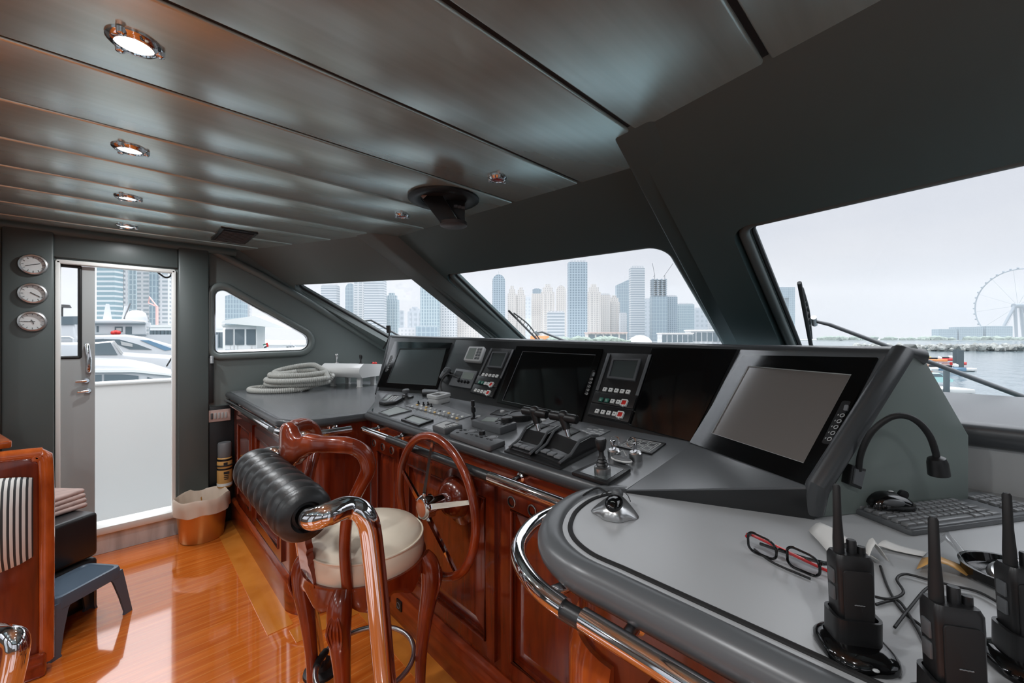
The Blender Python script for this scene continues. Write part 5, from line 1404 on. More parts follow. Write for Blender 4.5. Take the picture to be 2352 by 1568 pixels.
# blue grey plastic step stool
S0, S1, S2, S3 = Vector((-2.97, .0, 0)), Vector((-3.125, -.13, 0)), Vector((-2.94, -.345, 0)), Vector((-2.777, -.217, 0))
t = thing('step_stool', (S0+S2)/2, 'slate blue plastic step stool in front of the black ottoman', 'step stool')
o = [S0, S1, S2, S3]; cen = sum(o, Vector())/4
def so_(k, z): return [cen+(p-cen)*k+UP*z for p in o]
def rr4(k, z, r=.03): return [Vector((x, y, z)) for (x, y) in rpoly([(q.x, q.y) for q in so_(k, z)], r, 5)]
b = MB(); b.loft([rr4(1.06, .205), rr4(1.03, .245), rr4(1.0, .258), rr4(.90, .260), rr4(.86, .255)]); b.build('top', 'blueplastic', t, ang=40)
for i in range(4):
    p = o[i]; q0 = o[i-1]; q1 = o[(i+1) % 4]; e0 = (q0-p).normalized(); e1 = (q1-p).normalized(); out = (p-cen).normalized()
    rings = []
    for (z, w, sp) in ((.235, .075, .004), (.19, .055, .012), (.10, .042, .026), (.015, .036, .040), (0, .042, .042)):
        a = p+out*sp+UP*z
        rings.append([a, a+e0*w, a+e0*w+e1*.012, a+e0*.012+e1*.012, a+e1*w+e0*.012, a+e1*w])
    b = MB(); b.loft(rings); b.build('leg', 'blueplastic', t, ang=30)
# black ottoman of two stacked cushions, pink folded blanket on it
A = Vector((-3.19, -.09, 0)); u1 = (Vector((-3.05, -.28, 0))-A).normalized(); u2 = Vector((-u1.y, u1.x, 0)); 
if u2.x > 0: u2 = -u2
Mo = Matrix(((u1.x, u2.x, 0, A.x), (u1.y, u2.y, 0, A.y), (0, 0, 1, 0), (0, 0, 0, 1)))
t = thing('ottoman', A, 'black leather ottoman of two stacked pads behind the step stool', 'ottoman', mat=Mo)
for (zz0, hh, nm) in ((.02, .235, 'lower_pad'), (.262, .24, 'upper_pad')):
    b = MB(); b.box((.25, .21, zz0+hh/2), (.50, .42, hh), bev=.022, seg=3, Mx=Mo); b.build(nm, 'leather', t)
b = MB(); b.box((.25, .21, .011), (.46, .38, .022), Mx=Mo); b.build('base', 'black', t)
q = onZ(88, 1180, .505)
t = thing('folded_blanket', (q.x, q.y, .505), 'folded pinkish blanket lying on the black ottoman', 'blanket')
for k in range(4):
    b = MB(); Mq = T(q.x-.03, q.y-.02, .505+.024*k) @ rotz(.6+.05*k)
    b.box((0, 0, .0125), (.36-.012*k, .26-.008*k, .026), bev=.011, seg=3, Mx=Mq); b.build('fold', 'pink', t)
# settee: mahogany end panel with channelled striped back cushion
PX = -2.667
t = thing('settee', (PX, -.26, 0), 'mahogany settee end panel at the left border with striped cushion', 'settee')
b = MB(); ol = rpoly([(-1.25, 0), (-.253, 0), (-.253, .945), (-1.25, .945)], [0, 0, .05, 0], 8)
PSX = Pl((PX, 0, 0), (PX, 1, 0), (PX, 0, 1))
b.slab(ol, .045, Mx=PSX.at(0, 0, -.045), bev=.012, seg=3); b.build('end_panel', 'mahogany', t)
b = MB(); b.tube(spline([(PX-.022, -1.25, .955), (PX-.022, -.34, .955), (PX-.022, -.265, .935), (PX-.022, -.240, .86), (PX-.022, -.240, .05)], 6), .026, 12); b.build('cap_rail', 'cherry', t)
b = MB(); b.box((PX-.022, -.75, .05), (.085, 1.03, .10), bev=.012); b.build('plinth', 'mahogany_h', t)
M['striped'] = stripes('striped_ticking', (226, 226, 222), (52, 56, 58), .030, 1, .45, 1, .6, 'y')
b = MB(); secs = []
prof = [(.0, .50), (.050, .50), (.085, .56), (.098, .66), (.096, .76), (.080, .835), (.050, .872), (.015, .880), (.0, .86)]
for i in range(30):
    f = i/29; y = -.272-.95*f; e = min(1, math.sqrt(min(1, f*9+.02))); g = 1
    secs.append([(PX+x*e+.001, y, .69+(z-.69)*(.86+.14*e)) for (x, z) in prof])
b.loft(secs); b.build('back_cushion', 'striped', t, ang=60)
# side table corner
t = thing('side_table', (-3.15, -.40, 0), 'varnished wooden table corner behind the settee panel', 'table')
b = MB(); b.slab(rpoly([(-3.13, -.385), (-3.75, -.55), (-3.75, -1.4), (-3.0, -1.4)], [.015, .01, .01, .01], 4), .035, z0=.915, bev=.006); b.build('table_top', 'cherry', t)
b = MB(); b.box((-3.45, -.9, .455), (.10, .10, .91)); b.build('pedestal', 'mahogany', t)
# chrome frame of a seat in the near left corner
t = thing('tubular_frame', onD(20, 1568, 1.12), 'bent chrome tube of a frame in the bottom left corner', 'frame')
pp = [onD(-170, 1440, 1.25), onD(-60, 1450, 1.18), onD(18, 1459, 1.13), onD(38, 1476, 1.12), onD(33, 1520, 1.115), onD(16, 1600, 1.11)]
e_ = pp[-1]; d_ = (pp[-1]-pp[-2]); pp.append(e_+d_*(e_.z/-d_.z)*.98)
pp = [pp[0]+Vector((-.05, -.03, -.9))]+pp[:]
b = MB(); b.tube(spline(pp[1:], 7), .026, 18); b.build('tube', 'chrome', t)
ft = pp[-1]; b = MB(); b.lathe([(.06, 0), (.058, .01), (.03, .02)], T(ft.x, ft.y, 0), 24); b.build('foot', 'black', t)
p0 = pp[1]; b = MB(); b.tube([p0, p0+Vector((-.02, -.02, -.3)), (p0.x-.03, p0.y-.03, .0)], .026, 18); b.build('rear_leg', 'chrome', t)

# two small sockets low on the console foot
for (u, v, lab) in ((890, 1367, 'small dark socket low on the cabinet foot behind the stool, upper of two'), (917, 1389, 'small dark socket low on the cabinet foot behind the stool, lower of two')):
    p = onY(u, v, FY-.025); t = thing('power_socket', p, lab, 'socket', 'sockets on the cabinet foot')
    b = MB(); b.box((p.x, p.y, p.z), (.05, .010, .05), bev=.003); b.build('plate', 'black', t)
    b = MB(); b.torus(.014, .002, frame_from((0, -1, 0), (p.x, p.y-.006, p.z)), 20, 6); b.build('outlet_ring', 'grey', t)
# ================================================================== fittings on the ceiling
def downlight(x, y, label, mat, watts=0, r=.047, group='ceiling downlights'):
    t = thing('downlight', (x, y, CZ), label, 'ceiling light', group)
    Mx = frame_from((0, 0, -1), (x, y, CZ))
    b = MB(); b.lathe([(r*.72, -.004), (r*.72, .008), (r*.78, .013), (r*.92, .012), (r*1.10, .004), (r*1.10, 0)], Mx, 32); b.build('rim', 'chrome', t)
    for k in (0, 2.1, 4.2): b = MB(); b.lathe([(.010, .002), (.009, .014), (.006, .016), (0, .016)], Mx @ T(r*1.0*math.cos(k+.5), r*1.0*math.sin(k+.5), 0), 12); b.build('lug', 'chrome', t)
    b = MB(); b.lathe([(r*.73, .003), (r*.6, .008), (r*.3, .011), (0, .012)], Mx, 28); ln = b.build('lens', mat, t)
    if watts:
        L = bpy.data.lights.new('lamp_light', 'AREA'); L.shape = 'DISK'; L.size = .07; L.energy = watts; L.color = (.95, .98, 1); L.spread = R(170)
        lo = bpy.data.objects.new('lamp_light', L); C.objects.link(lo); lo.parent = t; lo.location = (0, 0, -.02)
    return t
LW = 2.3
for (x, lab) in ((-1.33, 'big bright chrome downlight in the ceiling, closest to the camera'), (-2.085, 'bright chrome downlight, second in the ceiling row towards the doorway'),
                 (-2.81, 'chrome downlight, third in the ceiling row towards the doorway'), (-3.53, 'small chrome downlight, last in the ceiling row, just above the doorway')):
    downlight(x, .022, lab, 'lamp', LW)
for (x, y) in ((-.5, -.2), (.35, -.2), (-.5, -1.6), (-1.6, -1.6), (-2.7, -1.6), (.8, -1.6)):  # extra lamps out of view, added to brighten the interior
    downlight(x, y, 'added unseen downlight behind the camera, brightening the interior', 'lamp', LW, group='added downlights behind the camera')
downlight(-1.342, 1.20, 'red lensed chrome downlight between ceiling bracket and centre post', 'lampred', r=.036, group='red night lights')
downlight(-2.125, 1.163, 'small red lensed downlight on the doorway side of the ceiling bracket', 'lampred', r=.036, group='red night lights')
# air vent
t = thing('air_vent', (-3.37, .56, CZ), 'dark slatted air vent in the ceiling near the port side', 'vent')
b = MB(); b.holed(rrect(.42, .205, .004, 2), [rrect(.385, .170, .003, 2)], .008, T(-3.36, .56, CZ-.009)); b.build('frame', 'black', t, ang=20)
b = MB(); b.box((-3.36, .56, CZ-.0015), (.39, .175, .002)); b.build('duct', 'groove', t)
for k in range(10):
    b = MB(); b.box((0, 0, 0), (.003, .168, .020), Mx=T(-3.36-.171+.038*k, .56, CZ-.011) @ Matrix.Rotation(-.6, 4, 'Y')); b.build('slat', 'grey', t)
# folding monitor bracket in a round recess
t = thing('ceiling_bracket', (-1.73, 1.18, CZ), 'black folding bracket hanging from a round ring in the ceiling', 'bracket')
Mx = frame_from((0, 0, -1), (-1.73, 1.18, CZ))
b = MB(); b.lathe([(.115, 0), (.115, .006), (.125, .014), (.165, .016), (.178, .008), (.178, 0)], Mx, 48); b.build('ring', 'black', t)
b = MB(); b.lathe([(.114, .002), (0, .002)], Mx, 40); b.build('recess', 'groove', t)
BX = Pl((-1.73, 1.18, CZ), (-1.73, 2.0, CZ), (-1.73, 1.18, CZ+1))
ax = Vector((cs, sn, 0)); fw = Vector((-sn, cs, 0))
c0 = Vector((-1.73, 1.18, CZ))
V = Pl(c0, c0+ax, c0+Vector((0, 0, 1)))
def arm(px, th, off):
    q = [tuple(V.hit(u, v, off)) for (u, v) in px]
    b = MB(); b.slab(q, th, Mx=V.at(0, 0, off), bev=.002); return b
z5 = lambda *pts: zz(pts, 5.227, 800, 360)
arm(z5((850, 455), (985, 425), (1110, 435), (1330, 790), (1110, 800)), .012, .03).build('arm', 'black', t)
arm(z5((1110, 435), (1400, 470), (1400, 770), (1340, 790)), .012, -.03).build('arm', 'black', t)
b = MB(); b.slab([tuple(V.hit(u, v, .05)) for (u, v) in z5((855, 455), (985, 425), (900, 505))], .004, Mx=V.at(0, 0, .05)); b.build('corner_plate', 'lgrey', t)
q = [V.hit(u, v) for (u, v) in z5((1100, 810), (1425, 805))]
m = (q[0]+q[1])/2; w = (q[1]-q[0]).length/2
b = MB(); b.lathe([(w*.9, -.012), (w, -.008), (w, .008), (w*.9, .012)], T(V.pt(m.x, m.y)), 32); b.build('mounting_disc', 'dgrey', t)
for k in range(3):
    p = V.hit(*z5((1285+45*k, 580+10*k))[0]); b = MB(); b.box((p.x, p.y, -.016), (.018, .014, .004), Mx=V.M); b.build('slot', 'grey', t)
# ================================================================== outside: wipers, harbour and skyline
def wiper(P, b0, b1, m, elbow, e1, label):
    t = thing('windscreen_wiper', on(P, *m, -.03), label, 'wiper', 'windscreen wipers')
    B0, B1 = on(P, *b0, -.025), on(P, *b1, -.025); mm = on(P, *m, -.05)
    b = MB(); b.tube([B0, B1], .009, 8); bl = b.build('blade', 'rubber', t)
    n = 9; d = (B1-B0)
    b = MB(); b.tube(spline([B0+d*.12+P.n*-.02, (B0+B1)/2+P.n*-.045, B0+d*.88+P.n*-.02], 5), .006, 8); b.build('blade_frame', 'black', t)
    for k in range(n):
        f = .14+.72*k/(n-1); b = MB(); b.tube([B0+d*f, B0+d*f+P.n*(-.02-.022*math.sin(PI*(f-.12)/.76))], .0035, 6); b.build('claw', 'black', bl)
    b = MB(); b.tube([mm, on(P, *elbow, -.06), on(P, *e1, -.05)], [.007, .009, .011], 10); b.build('arm', 'dgrey', t)
    b = MB(); b.tube([mm+d.normalized()*-.03, mm+d.normalized()*.03], .012, 10); b.build('pivot', 'steel', t)
wiper(P1, (757, 694), (886, 782), (836, 737), (852, 735), (960, 795), 'wiper with blade along the port windscreen pane edge')
wiper(P2, (1168, 713), (1246, 792), (1233, 764), (1245, 762), (1330, 795), 'short black wiper with blade at the foot of the centre windscreen pane')
wiper(P3, (1836, 649), (1864, 800), (1870, 737), (1905, 745), (2352, 912), 'long armed wiper with upright blade on the starboard windscreen pane')

SEA = -3.3
m = principled('harbour_water', (88, 104, 110), .12, bump=None)
t_ = m.node_tree; bs = t_.nodes['Principled BSDF']
tc = t_.nodes.new('ShaderNodeTexCoord'); mp = t_.nodes.new('ShaderNodeMapping'); mp.inputs['Scale'].default_value = (.5, .16, 1); mp.inputs['Rotation'].default_value = (0, 0, .5)
nz = t_.nodes.new('ShaderNodeTexNoise'); nz.inputs['Scale'].default_value = 1.3; nz.inputs['Detail'].default_value = 6
bp = t_.nodes.new('ShaderNodeBump'); bp.inputs['Strength'].default_value = .55; bp.inputs['Distance'].default_value = .35
t_.links.new(tc.outputs['Object'], mp.inputs[0]); t_.links.new(mp.outputs[0], nz.inputs['Vector']); t_.links.new(nz.outputs['Fac'], bp.inputs['Height']); t_.links.new(bp.outputs[0], bs.inputs['Normal'])
M['water'] = m
b = MB(); b.quad((-2500, -1500, 0), (2500, -1500, 0), (2500, 3500, 0), (-2500, 3500, 0)); o = b.build('harbour_water', 'water', Mx=T(0, 0, SEA), origin=(0, 0, SEA)); o['kind'] = 'structure'
M['quay'] = principled('quay_stone', (206, 206, 204), .8, noise=(.2, .08, (1, 1, 1)))
M['land'] = principled('far_shore', (168, 174, 172), .9, noise=(.05, .25, (1, 1, 1)))
M['rock'] = principled('breakwater_rock', (142, 144, 140), .9, noise=(.8, .45, (1, 1, 1)))
M['tree'] = principled('tree_green', (128, 140, 130), .9, noise=(.6, .3, (1, 1, 1)))
M['yglass'] = principled('yacht_glass', (96, 108, 114), .12)
M['yblue'] = principled('yacht_blue_glass', (104, 136, 160), .12)
M['orange'] = principled('orange_paint', (232, 142, 84), .5)
M['teal'] = principled('teal_paint', (170, 214, 210), .3)
M['yellow'] = principled('yellow_paint', (228, 196, 96), .4)
M['pile'] = principled('dock_pile', (78, 88, 92), .7)
FA = {}                                   # camera-facing axes: RT, FW
def cframe(u, D, z): 
    p = onD(u, HZ, D); return Matrix(((RT.x, FW.x, 0, p.x), (RT.y, FW.y, 0, p.y), (0, 0, 1, z), (0, 0, 0, 1)))
LAND = -2.6
def hz_(v, D): return EYE+(HZ-v)/FPX*D
facs = {}
def fac(kind):
    if kind in facs: return facs[kind]
    base, dark, sx, sz, fx, fz, mode = {  # pale facade tones carry distance haze in the colour
        'teal_h': ((222, 228, 230), (150, 180, 190), 30, 3.6, 1, .62, 'h'),
        'white_spots': ((226, 228, 230), (164, 174, 182), 3.4, 3.4, .45, .5, 'grid'),
        'teal': ((186, 202, 208), (150, 172, 182), 3.2, 4, .6, .8, 'grid'),
        'white_h': ((222, 224, 226), (176, 188, 194), 6, 3.2, .72, .5, 'grid'),
        'dteal': ((176, 194, 202), (146, 168, 180), 3, 5, .7, .85, 'grid'),
        'beige': ((224, 218, 212), (196, 194, 192), 3.4, 3.2, .42, .55, 'grid'),
        'pale': ((220, 221, 223), (206, 209, 213), 3.5, 3.5, .5, .5, 'grid'),
        'slate': ((170, 186, 196), (122, 144, 158), 3.2, 3.0, .62, .68, 'grid'),
        'grey_h': ((206, 210, 214), (160, 172, 180), 30, 3.2, 1, .5, 'h'),
        'glass': ((178, 194, 202), (156, 176, 188), 4, 5, .8, .85, 'grid'),
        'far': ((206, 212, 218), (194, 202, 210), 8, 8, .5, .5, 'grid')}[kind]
    base = tuple(x*.86 for x in base); dark = tuple(x*.82 for x in dark)
    facs[kind] = stripes('facade_'+kind, base, dark, sx, sz, fx, fz, .45, mode); return facs[kind]
def tower(u0, u1, v, D, kind, label, crown='flat', turn=0.0, deep=.5, group='towers of the skyline'):
    uc = (u0+u1)/2; w = (u1-u0)/FPX*D; H = hz_(v, D)-LAND
    Mx = cframe(uc, D, LAND) @ Matrix.Rotation(turn, 4, 'Z')
    w = w/(math.cos(turn)+deep*abs(math.sin(turn)))
    t = thing('tower_block', Mx.translation, label, 'tower', group, mat=Mx)
    dp = w*deep; f = fac(kind); top = H
    if crown == 'flat':
        b = MB(); b.box((0, dp/2, H*.485), (w, dp, H*.97), Mx=Mx); b.build('shaft', f, t, smooth=False)
        b = MB(); b.box((0, dp/2, H*.985), (w*.86, dp*.86, H*.03), Mx=Mx); b.build('roof_plant', fac('pale'), t, smooth=False)
    elif crown == 'slant':
        b = MB(); pr = [(-w/2, 0), (w/2, 0), (w/2, H), (-w/2, H*.90)]
        b.loft([[Mx @ Vector((x, y, z)) for (x, z) in pr] for y in (0, dp)]); b.build('shaft', f, t, smooth=False)
        b = MB(); b.tube([Mx @ Vector((w*.1, dp/2, H*.95)), Mx @ Vector((w*.1, dp/2, H*1.05))], w*.015, 6); b.build('mast', fac('pale'), t)
    elif crown == 'round':
        b = MB(); pr = [(-w/2, 0), (w/2, 0), (w/2, H*.90)]+[(w/2*math.cos(a), H*.90+H*.10*math.sin(a)) for a in [PI*k/10 for k in range(1, 10)]]+[(-w/2, H*.90)]
        b.loft([[Mx @ Vector((x, y, z)) for (x, z) in pr] for y in (0, dp)]); b.build('shaft', f, t, smooth=False)
        b = MB(); b.tube([Mx @ Vector((0, dp/2, H*.98)), Mx @ Vector((0, dp/2, H*1.06))], w*.02, 6); b.build('mast', fac('pale'), t)
    elif crown == 'steps':
        b = MB(); b.box((0, dp/2, H*.43), (w, dp, H*.86), Mx=Mx); b.build('shaft', f, t, smooth=False)
        b = MB(); b.box((0, dp/2, H*.90), (w*.72, dp*.8, H*.09), Mx=Mx); b.box((0, dp/2, H*.965), (w*.4, dp*.5, H*.07), Mx=Mx); b.build('stepped_crown', f, t, smooth=False)
        for s in (-1, 1): b = MB(); b.box((s*w*.30, -w*.03, H*.42), (w*.16, w*.06, H*.82), Mx=Mx); b.build('bay', f, t, smooth=False)
    elif crown == 'dark':
        b = MB(); b.box((0, dp/2, H*.45), (w, dp, H*.90), Mx=Mx); b.build('shaft', f, t, smooth=False)
        b = MB(); b.box((0, dp/2, H*.94), (w*.8, dp*.8, H*.09), Mx=Mx); b.box((0, dp/2, H*.985), (w*.5, dp*.5, H*.03), Mx=Mx); b.build('dark_crown', fac('slate'), t, smooth=False)
    elif crown == 'site':
        b = MB(); b.box((0, dp/2, H*.36), (w, dp, H*.72), Mx=Mx); b.build('shaft', f, t, smooth=False)
        b = MB()
        for k in range(9): b.box((0, dp/2, H*(.735+.031*k)), (w*.98, dp*.96, H*.008), Mx=Mx)
        for sx in (-.42, -.15, .15, .42): b.box((sx*w, dp/2, H*.86), (w*.05, dp*.9, H*.28), Mx=Mx)
        b.build('bare_floors', M['pile'] if False else fac('slate'), t, smooth=False)
        for (sx, jx) in ((-.25, -.15), (.42, .55)):
            b = MB(); b.tube([Mx @ Vector((w*sx, dp/2, H*.98)), Mx @ Vector((w*sx, dp/2, H*1.07))], w*.02, 6); b.tube([Mx @ Vector((w*(sx-.10), dp/2, H*1.04)), Mx @ Vector((w*sx, dp/2, H*1.07)), Mx @ Vector((w*(sx+jx), dp/2, H*1.26))], w*.018, 6); b.build('tower_crane', M['grey'], t)
    return t
# seen through the open doorway
tower(222, 263, 470, 300, 'teal_h', 'teal tower with white floor bands, first one right of the door leaf')
tower(263, 284, 480, 310, 'white_spots', 'narrow white tower dotted with dark windows beside the teal banded one')
tower(284, 311, 490, 330, 'teal', 'teal grey glass tower in the middle of the doorway view')
tower(315, 343, 470, 320, 'white_h', 'white tower with short window rows right of the gap in the doorway')
tower(343, 359, 478, 318, 'dteal', 'flush teal centre tower between two white slabs in the doorway')
tower(359, 386, 470, 320, 'white_h', 'white banded slab next to the right door jamb')
tower(386, 402, 560, 360, 'teal', 'blue grey tower half hidden by the right door jamb')
tower(517, 556, 668, 420, 'dteal', 'dark teal tower with slanted top in the triangular window', 'slant')
tower(557, 573, 685, 440, 'pale', 'pale tower beside the slanted one in the triangular window')
# port pane
tower(737, 773, 652, 520, 'grey_h', 'pale striped tower, first one in the port windscreen pane')
tower(793, 816, 650, 560, 'glass', 'blue grey curved top tower in the port windscreen pane', 'round')
tower(812, 836, 620, 540, 'white_h', 'white slab tower between curved top and striped towers in the port pane')
tower(836, 881, 622, 520, 'grey_h', 'broad tower with grey floor stripes in the port pane')
tower(882, 913, 672, 560, 'teal', 'teal stepped tower with small mast in the port pane', 'steps')
tower(913, 927, 712, 600, 'far', 'low faint tower right of the teal stepped tower')
tower(936, 966, 704, 640, 'far', 'faint stepped tower left of the mullion base', 'steps')
tower(965, 1008, 655, 500, 'teal', 'tall blue and white ribbed tower crossed by the first mullion')
tower(1008, 1048, 680, 520, 'white_spots', 'white gridded tower just right of the blue ribbed tower')
tower(1048, 1100, 705, 540, 'beige', 'lower white gridded block by the mullion foot')
tower(915, 962, 752, 380, 'pale', 'low pale building in front of the faint stepped towers')
tower(955, 1003, 748, 370, 'glass', 'low blue glass building under the ribbed tower')
# centre pane
tower(1131, 1160, 630, 560, 'slate', 'slim slate blue tower with rounded tip left in the centre pane', 'round', turn=.0)
tower(1166, 1186, 656, 620, 'beige', 'left half of the beige twin towers next to the slim blue tower', 'steps')
tower(1186, 1207, 659, 622, 'beige', 'right half of the beige twin towers next to the slim blue tower', 'steps')
tower(1206, 1222, 678, 900, 'far', 'faint thin tower between twin towers and dark capped tower')
tower(1221, 1246, 662, 630, 'beige', 'beige tower with dark stepped cap', 'dark')
tower(1243, 1274, 652, 600, 'beige', 'tall beige stepped tower left of the dark capped centre block', 'steps')
tower(1278, 1300, 655, 640, 'beige', 'beige tower just left of the tall slate tower', 'round')
tower(1258, 1297, 714, 420, 'grey_h', 'low grey office block with floor bands in front of the beige towers')
tower(1306, 1349, 596, 480, 'slate', 'tallest slate grey tower in the centre pane')
tower(1350, 1380, 652, 620, 'beige', 'beige stepped tower just right of the tallest slate tower', 'steps')
tower(1379, 1402, 674, 640, 'beige', 'beige tower with flat top in the middle of the beige row')
tower(1400, 1424, 678, 650, 'beige', 'last beige tower before the slanted glass tower', 'steps')
tower(1424, 1440, 718, 600, 'pale', 'low pale tower in front of the slanted glass tower')
tower(1417, 1448, 640, 700, 'glass', 'glass tower with slanted top in the centre pane', 'slant')
tower(1449, 1481, 610, 560, 'grey_h', 'tall rounded grey striped tower right of the slanted glass tower', 'flat')
tower(1481, 1499, 684, 800, 'far', 'faint tower between the striped tower and the building site')
tower(1498, 1533, 640, 580, 'glass', 'unfinished tower with bare floors and two cranes', 'site')
tower(1531, 1556, 678, 600, 'slate', 'plain blue glass tower beside the unfinished tower')
tower(1558, 1595, 696, 640, 'teal', 'pale teal block near the right end of the centre pane')
tower(1595, 1625, 706, 700, 'far', 'faint block next to the centre post')
tower(1625, 1660, 724, 720, 'pale', 'low faint block touching the centre post')
# arch shaped tower and small blocks across the water
Mx = cframe(1806, 900, LAND); H = hz_(659, 900)-LAND; w = 40/FPX*900
t = thing('arch_tower', Mx.translation, 'pale arch shaped tower with a tall slot, in the starboard pane', 'tower', mat=Mx)
for (x, ww, nm) in ((-.36, .28, 'leg'), (.33, .34, 'leg')): b = MB(); b.box((x*w, 8, H/2), (w*ww, 16, H), Mx=Mx); b.build(nm, fac('glass'), t, smooth=False)
b = MB(); b.box((0, 8, H*.90), (w*.5, 15, H*.2), Mx=Mx); b.build('bridge', fac('glass'), t, smooth=False)
tower(2157, 2199, 755, 850, 'glass', 'low grey block with flat roof, leftmost before the giant wheel', deep=.4, group='blocks across the water')
tower(2203, 2258, 750, 850, 'glass', 'low grey block with flat roof between the other two before the giant wheel', deep=.4, group='blocks across the water')
tower(2265, 2326, 748, 850, 'glass', 'low grey block behind the giant wheel legs', deep=.4, group='blocks across the water')
# land
def strip(nm, u0, u1, D, z0, z1, depth, mat, kind='structure'):
    b = MB(); a = onD(u0, HZ, D); c = onD(u1, HZ, D); dz = FW*depth
    q = [Vector((a.x, a.y, 0)), Vector((c.x, c.y, 0)), Vector((c.x, c.y, 0))+dz, Vector((a.x, a.y, 0))+dz]
    b.loft([[p+UP*z0 for p in q], [p+UP*z1 for p in q]]); o = b.build(nm, mat, origin=q[0], smooth=False); o['kind'] = kind; return o
strip('city_ground', -2600, 1690, 260, SEA-1, LAND+.1, 900, M['quay'])
strip('far_shore_ground', 1690, 4800, 800, SEA-1, LAND+1.0, 400, M['land'])
# trees along the city edge and on the far shore, too many to count
def treeline(nm, u0, u1, D, n, h, seed, sp=6):
    rnd = random.Random(seed); b = MB()
    for k in range(n):
        p = onD(u0+(u1-u0)*rnd.random(), HZ, D+rnd.random()*sp); r = h*(.5+.6*rnd.random())
        q = bmesh.new(); bmesh.ops.create_icosphere(q, subdivisions=1, radius=1)
        for v in q.verts: v.co = Vector((v.co.x*r*1.3, v.co.y*r, v.co.z*r*.8))*(1+.25*(rnd.random()-.5))
        b.merge(q, T(p.x, p.y, LAND+r*.5))
    o = b.build(nm, 'tree', origin=onD(u0, HZ, D)); tag(o, None, None, None, 'stuff'); return o
o = treeline('tree_belt', 1240, 1450, 300, 60, 4.5, 3); tag(o, 'grey green belt of trees at the foot of the centre skyline', 'trees')
o = treeline('tree_belt', 1880, 2700, 805, 130, 7, 4, 20); tag(o, 'hazy low tree belt along the far shore of the starboard pane', 'trees')
# low marina buildings
def lowblock(u0, u1, v0, v1, D, mat, label, bays=0, roof='whitep', name='marina_building'):
    Mx = cframe((u0+u1)/2, D, LAND); w = (u1-u0)/FPX*D; zt = hz_(v0, D)-LAND; zb = max(0, hz_(v1, D)-LAND)
    t = thing(name, Mx.translation, label, 'building', mat=Mx)
    b = MB(); b.box((0, w*.2, (zt+0)/2*.92), (w, w*.4, zt*.92), Mx=Mx); b.build('wall', mat, t, smooth=False)
    b = MB(); b.box((0, w*.2, zt*.96), (w*1.04, w*.46, zt*.08), Mx=Mx); b.build('roof', roof, t, smooth=False)
    for k in range(bays):
        b = MB(); b.box((-w/2+w*(k+.5)/bays, -.1, zt*.5), (w/bays*.8, .3, zt*.62), Mx=Mx); b.build('glass_bay', 'yglass', t, smooth=False)
    return t
lowblock(1350, 1440, 763, 780, 330, M['orange'] if False else fac('beige'), 'long low pinkish building at the foot of the beige towers', 5, roof='pink')
lowblock(1520, 1592, 764, 786, 280, fac('pale'), 'low glass fronted building left of the centre post', 6)
lowblock(1586, 1662, 757, 786, 290, fac('pale'), 'taller glass fronted building at the foot of the centre post', 6)
lowblock(345, 396, 746, 766, 110, M['white'], 'white quay pavilion with a row of windows, at the right of the doorway', 6)
lowblock(494, 512, 752, 775, 120, M['white'], 'small white glazed kiosk at the left edge of the triangular window', 3)
# pavilion with truss roof in the triangular window
t = lowblock(512, 590, 745, 764, 150, M['white'], 'marina pavilion with three glass bays and sloping white truss roof', 3)
Mx = t.matrix_world.copy() if False else cframe(551, 150, LAND); w = 78/FPX*150; zt = hz_(742, 150)-LAND
b = MB(); b.loft([[Mx @ Vector(p) for p in ((-w*.45, -2, zt), (w*1.5, -2, zt-2.0), (w*1.5, 6, zt-2.0), (-w*.45, 6, zt))], [Mx @ Vector(p) for p in ((-w*.3, -2, zt+1.2), (w*.55, -2, zt+2.6), (w*.55, 6, zt+2.6), (-w*.3, 6, zt+1.2))]]); b.build('truss_roof', 'whitep', t, smooth=False)
strip('quay_wall', 420, 800, 95, SEA-1, SEA+1.6, 50, M['quay'])
b = MB(); c = onD(1470, 765, 300); b.ball((0, 0, 0), (9, 7, 6.5), Mx=T(c.x, c.y, LAND)); tag(b.build('white_dome', 'whitep', origin=(c.x, c.y, LAND)), 'white domed tent near the foot of the striped tower', 'tent')
Mx = cframe(1240, 300, LAND); ho = hz_(771, 300)-LAND
b = MB(); b.box((0, 3, ho/2), (42/FPX*300, 6, ho), bev=.1, Mx=Mx); tag(b.build('orange_shed', 'orange', origin=Mx.translation), 'orange shed behind the wiper at the foot of the centre pane', 'shed')

# giant observation wheel
D = 900; wcn = onD(2338, 702, D); WRr = 84/FPX*D
yw = math.atan2(wcn.y, wcn.x)
to = Vector((wcn.x, wcn.y, 0)).normalized(); sd = Vector((to.y, -to.x, 0)); wn = (to*.80+sd*.60).normalized(); wx = Vector((wn.y, -wn.x, 0))
M['steelpale'] = principled('pale_steel', (128, 138, 146), .5)
t = thing('observation_wheel', (wcn.x, wcn.y, LAND), 'giant observation wheel across the water at the right border', 'ferris wheel')
Mwh = Matrix(((wx.x, 0, wn.x, wcn.x), (wx.y, 0, wn.y, wcn.y), (0, 1, 0, wcn.z), (0, 0, 0, 1)))
b = MB(); b.torus(WRr, 1.3, Mwh, 72, 8); b.build('rim', 'steelpale', t)
for k in range(40):
    a = 2*PI*k/40; b = MB(); b.ball((WRr*1.03*math.cos(a), WRr*1.03*math.sin(a), 0), (2.2, 2.2, 2.2), Mx=Mwh, seg=8); b.build('capsule', 'steelpale', t)
for k in range(12):
    a = 2*PI*k/12+.1; b = MB(); b.tube([Mwh @ Vector((0, 0, 0)), Mwh @ Vector((WRr*math.cos(a), WRr*math.sin(a), 0))], .22, 5); b.build('spoke', 'steelpale', t)
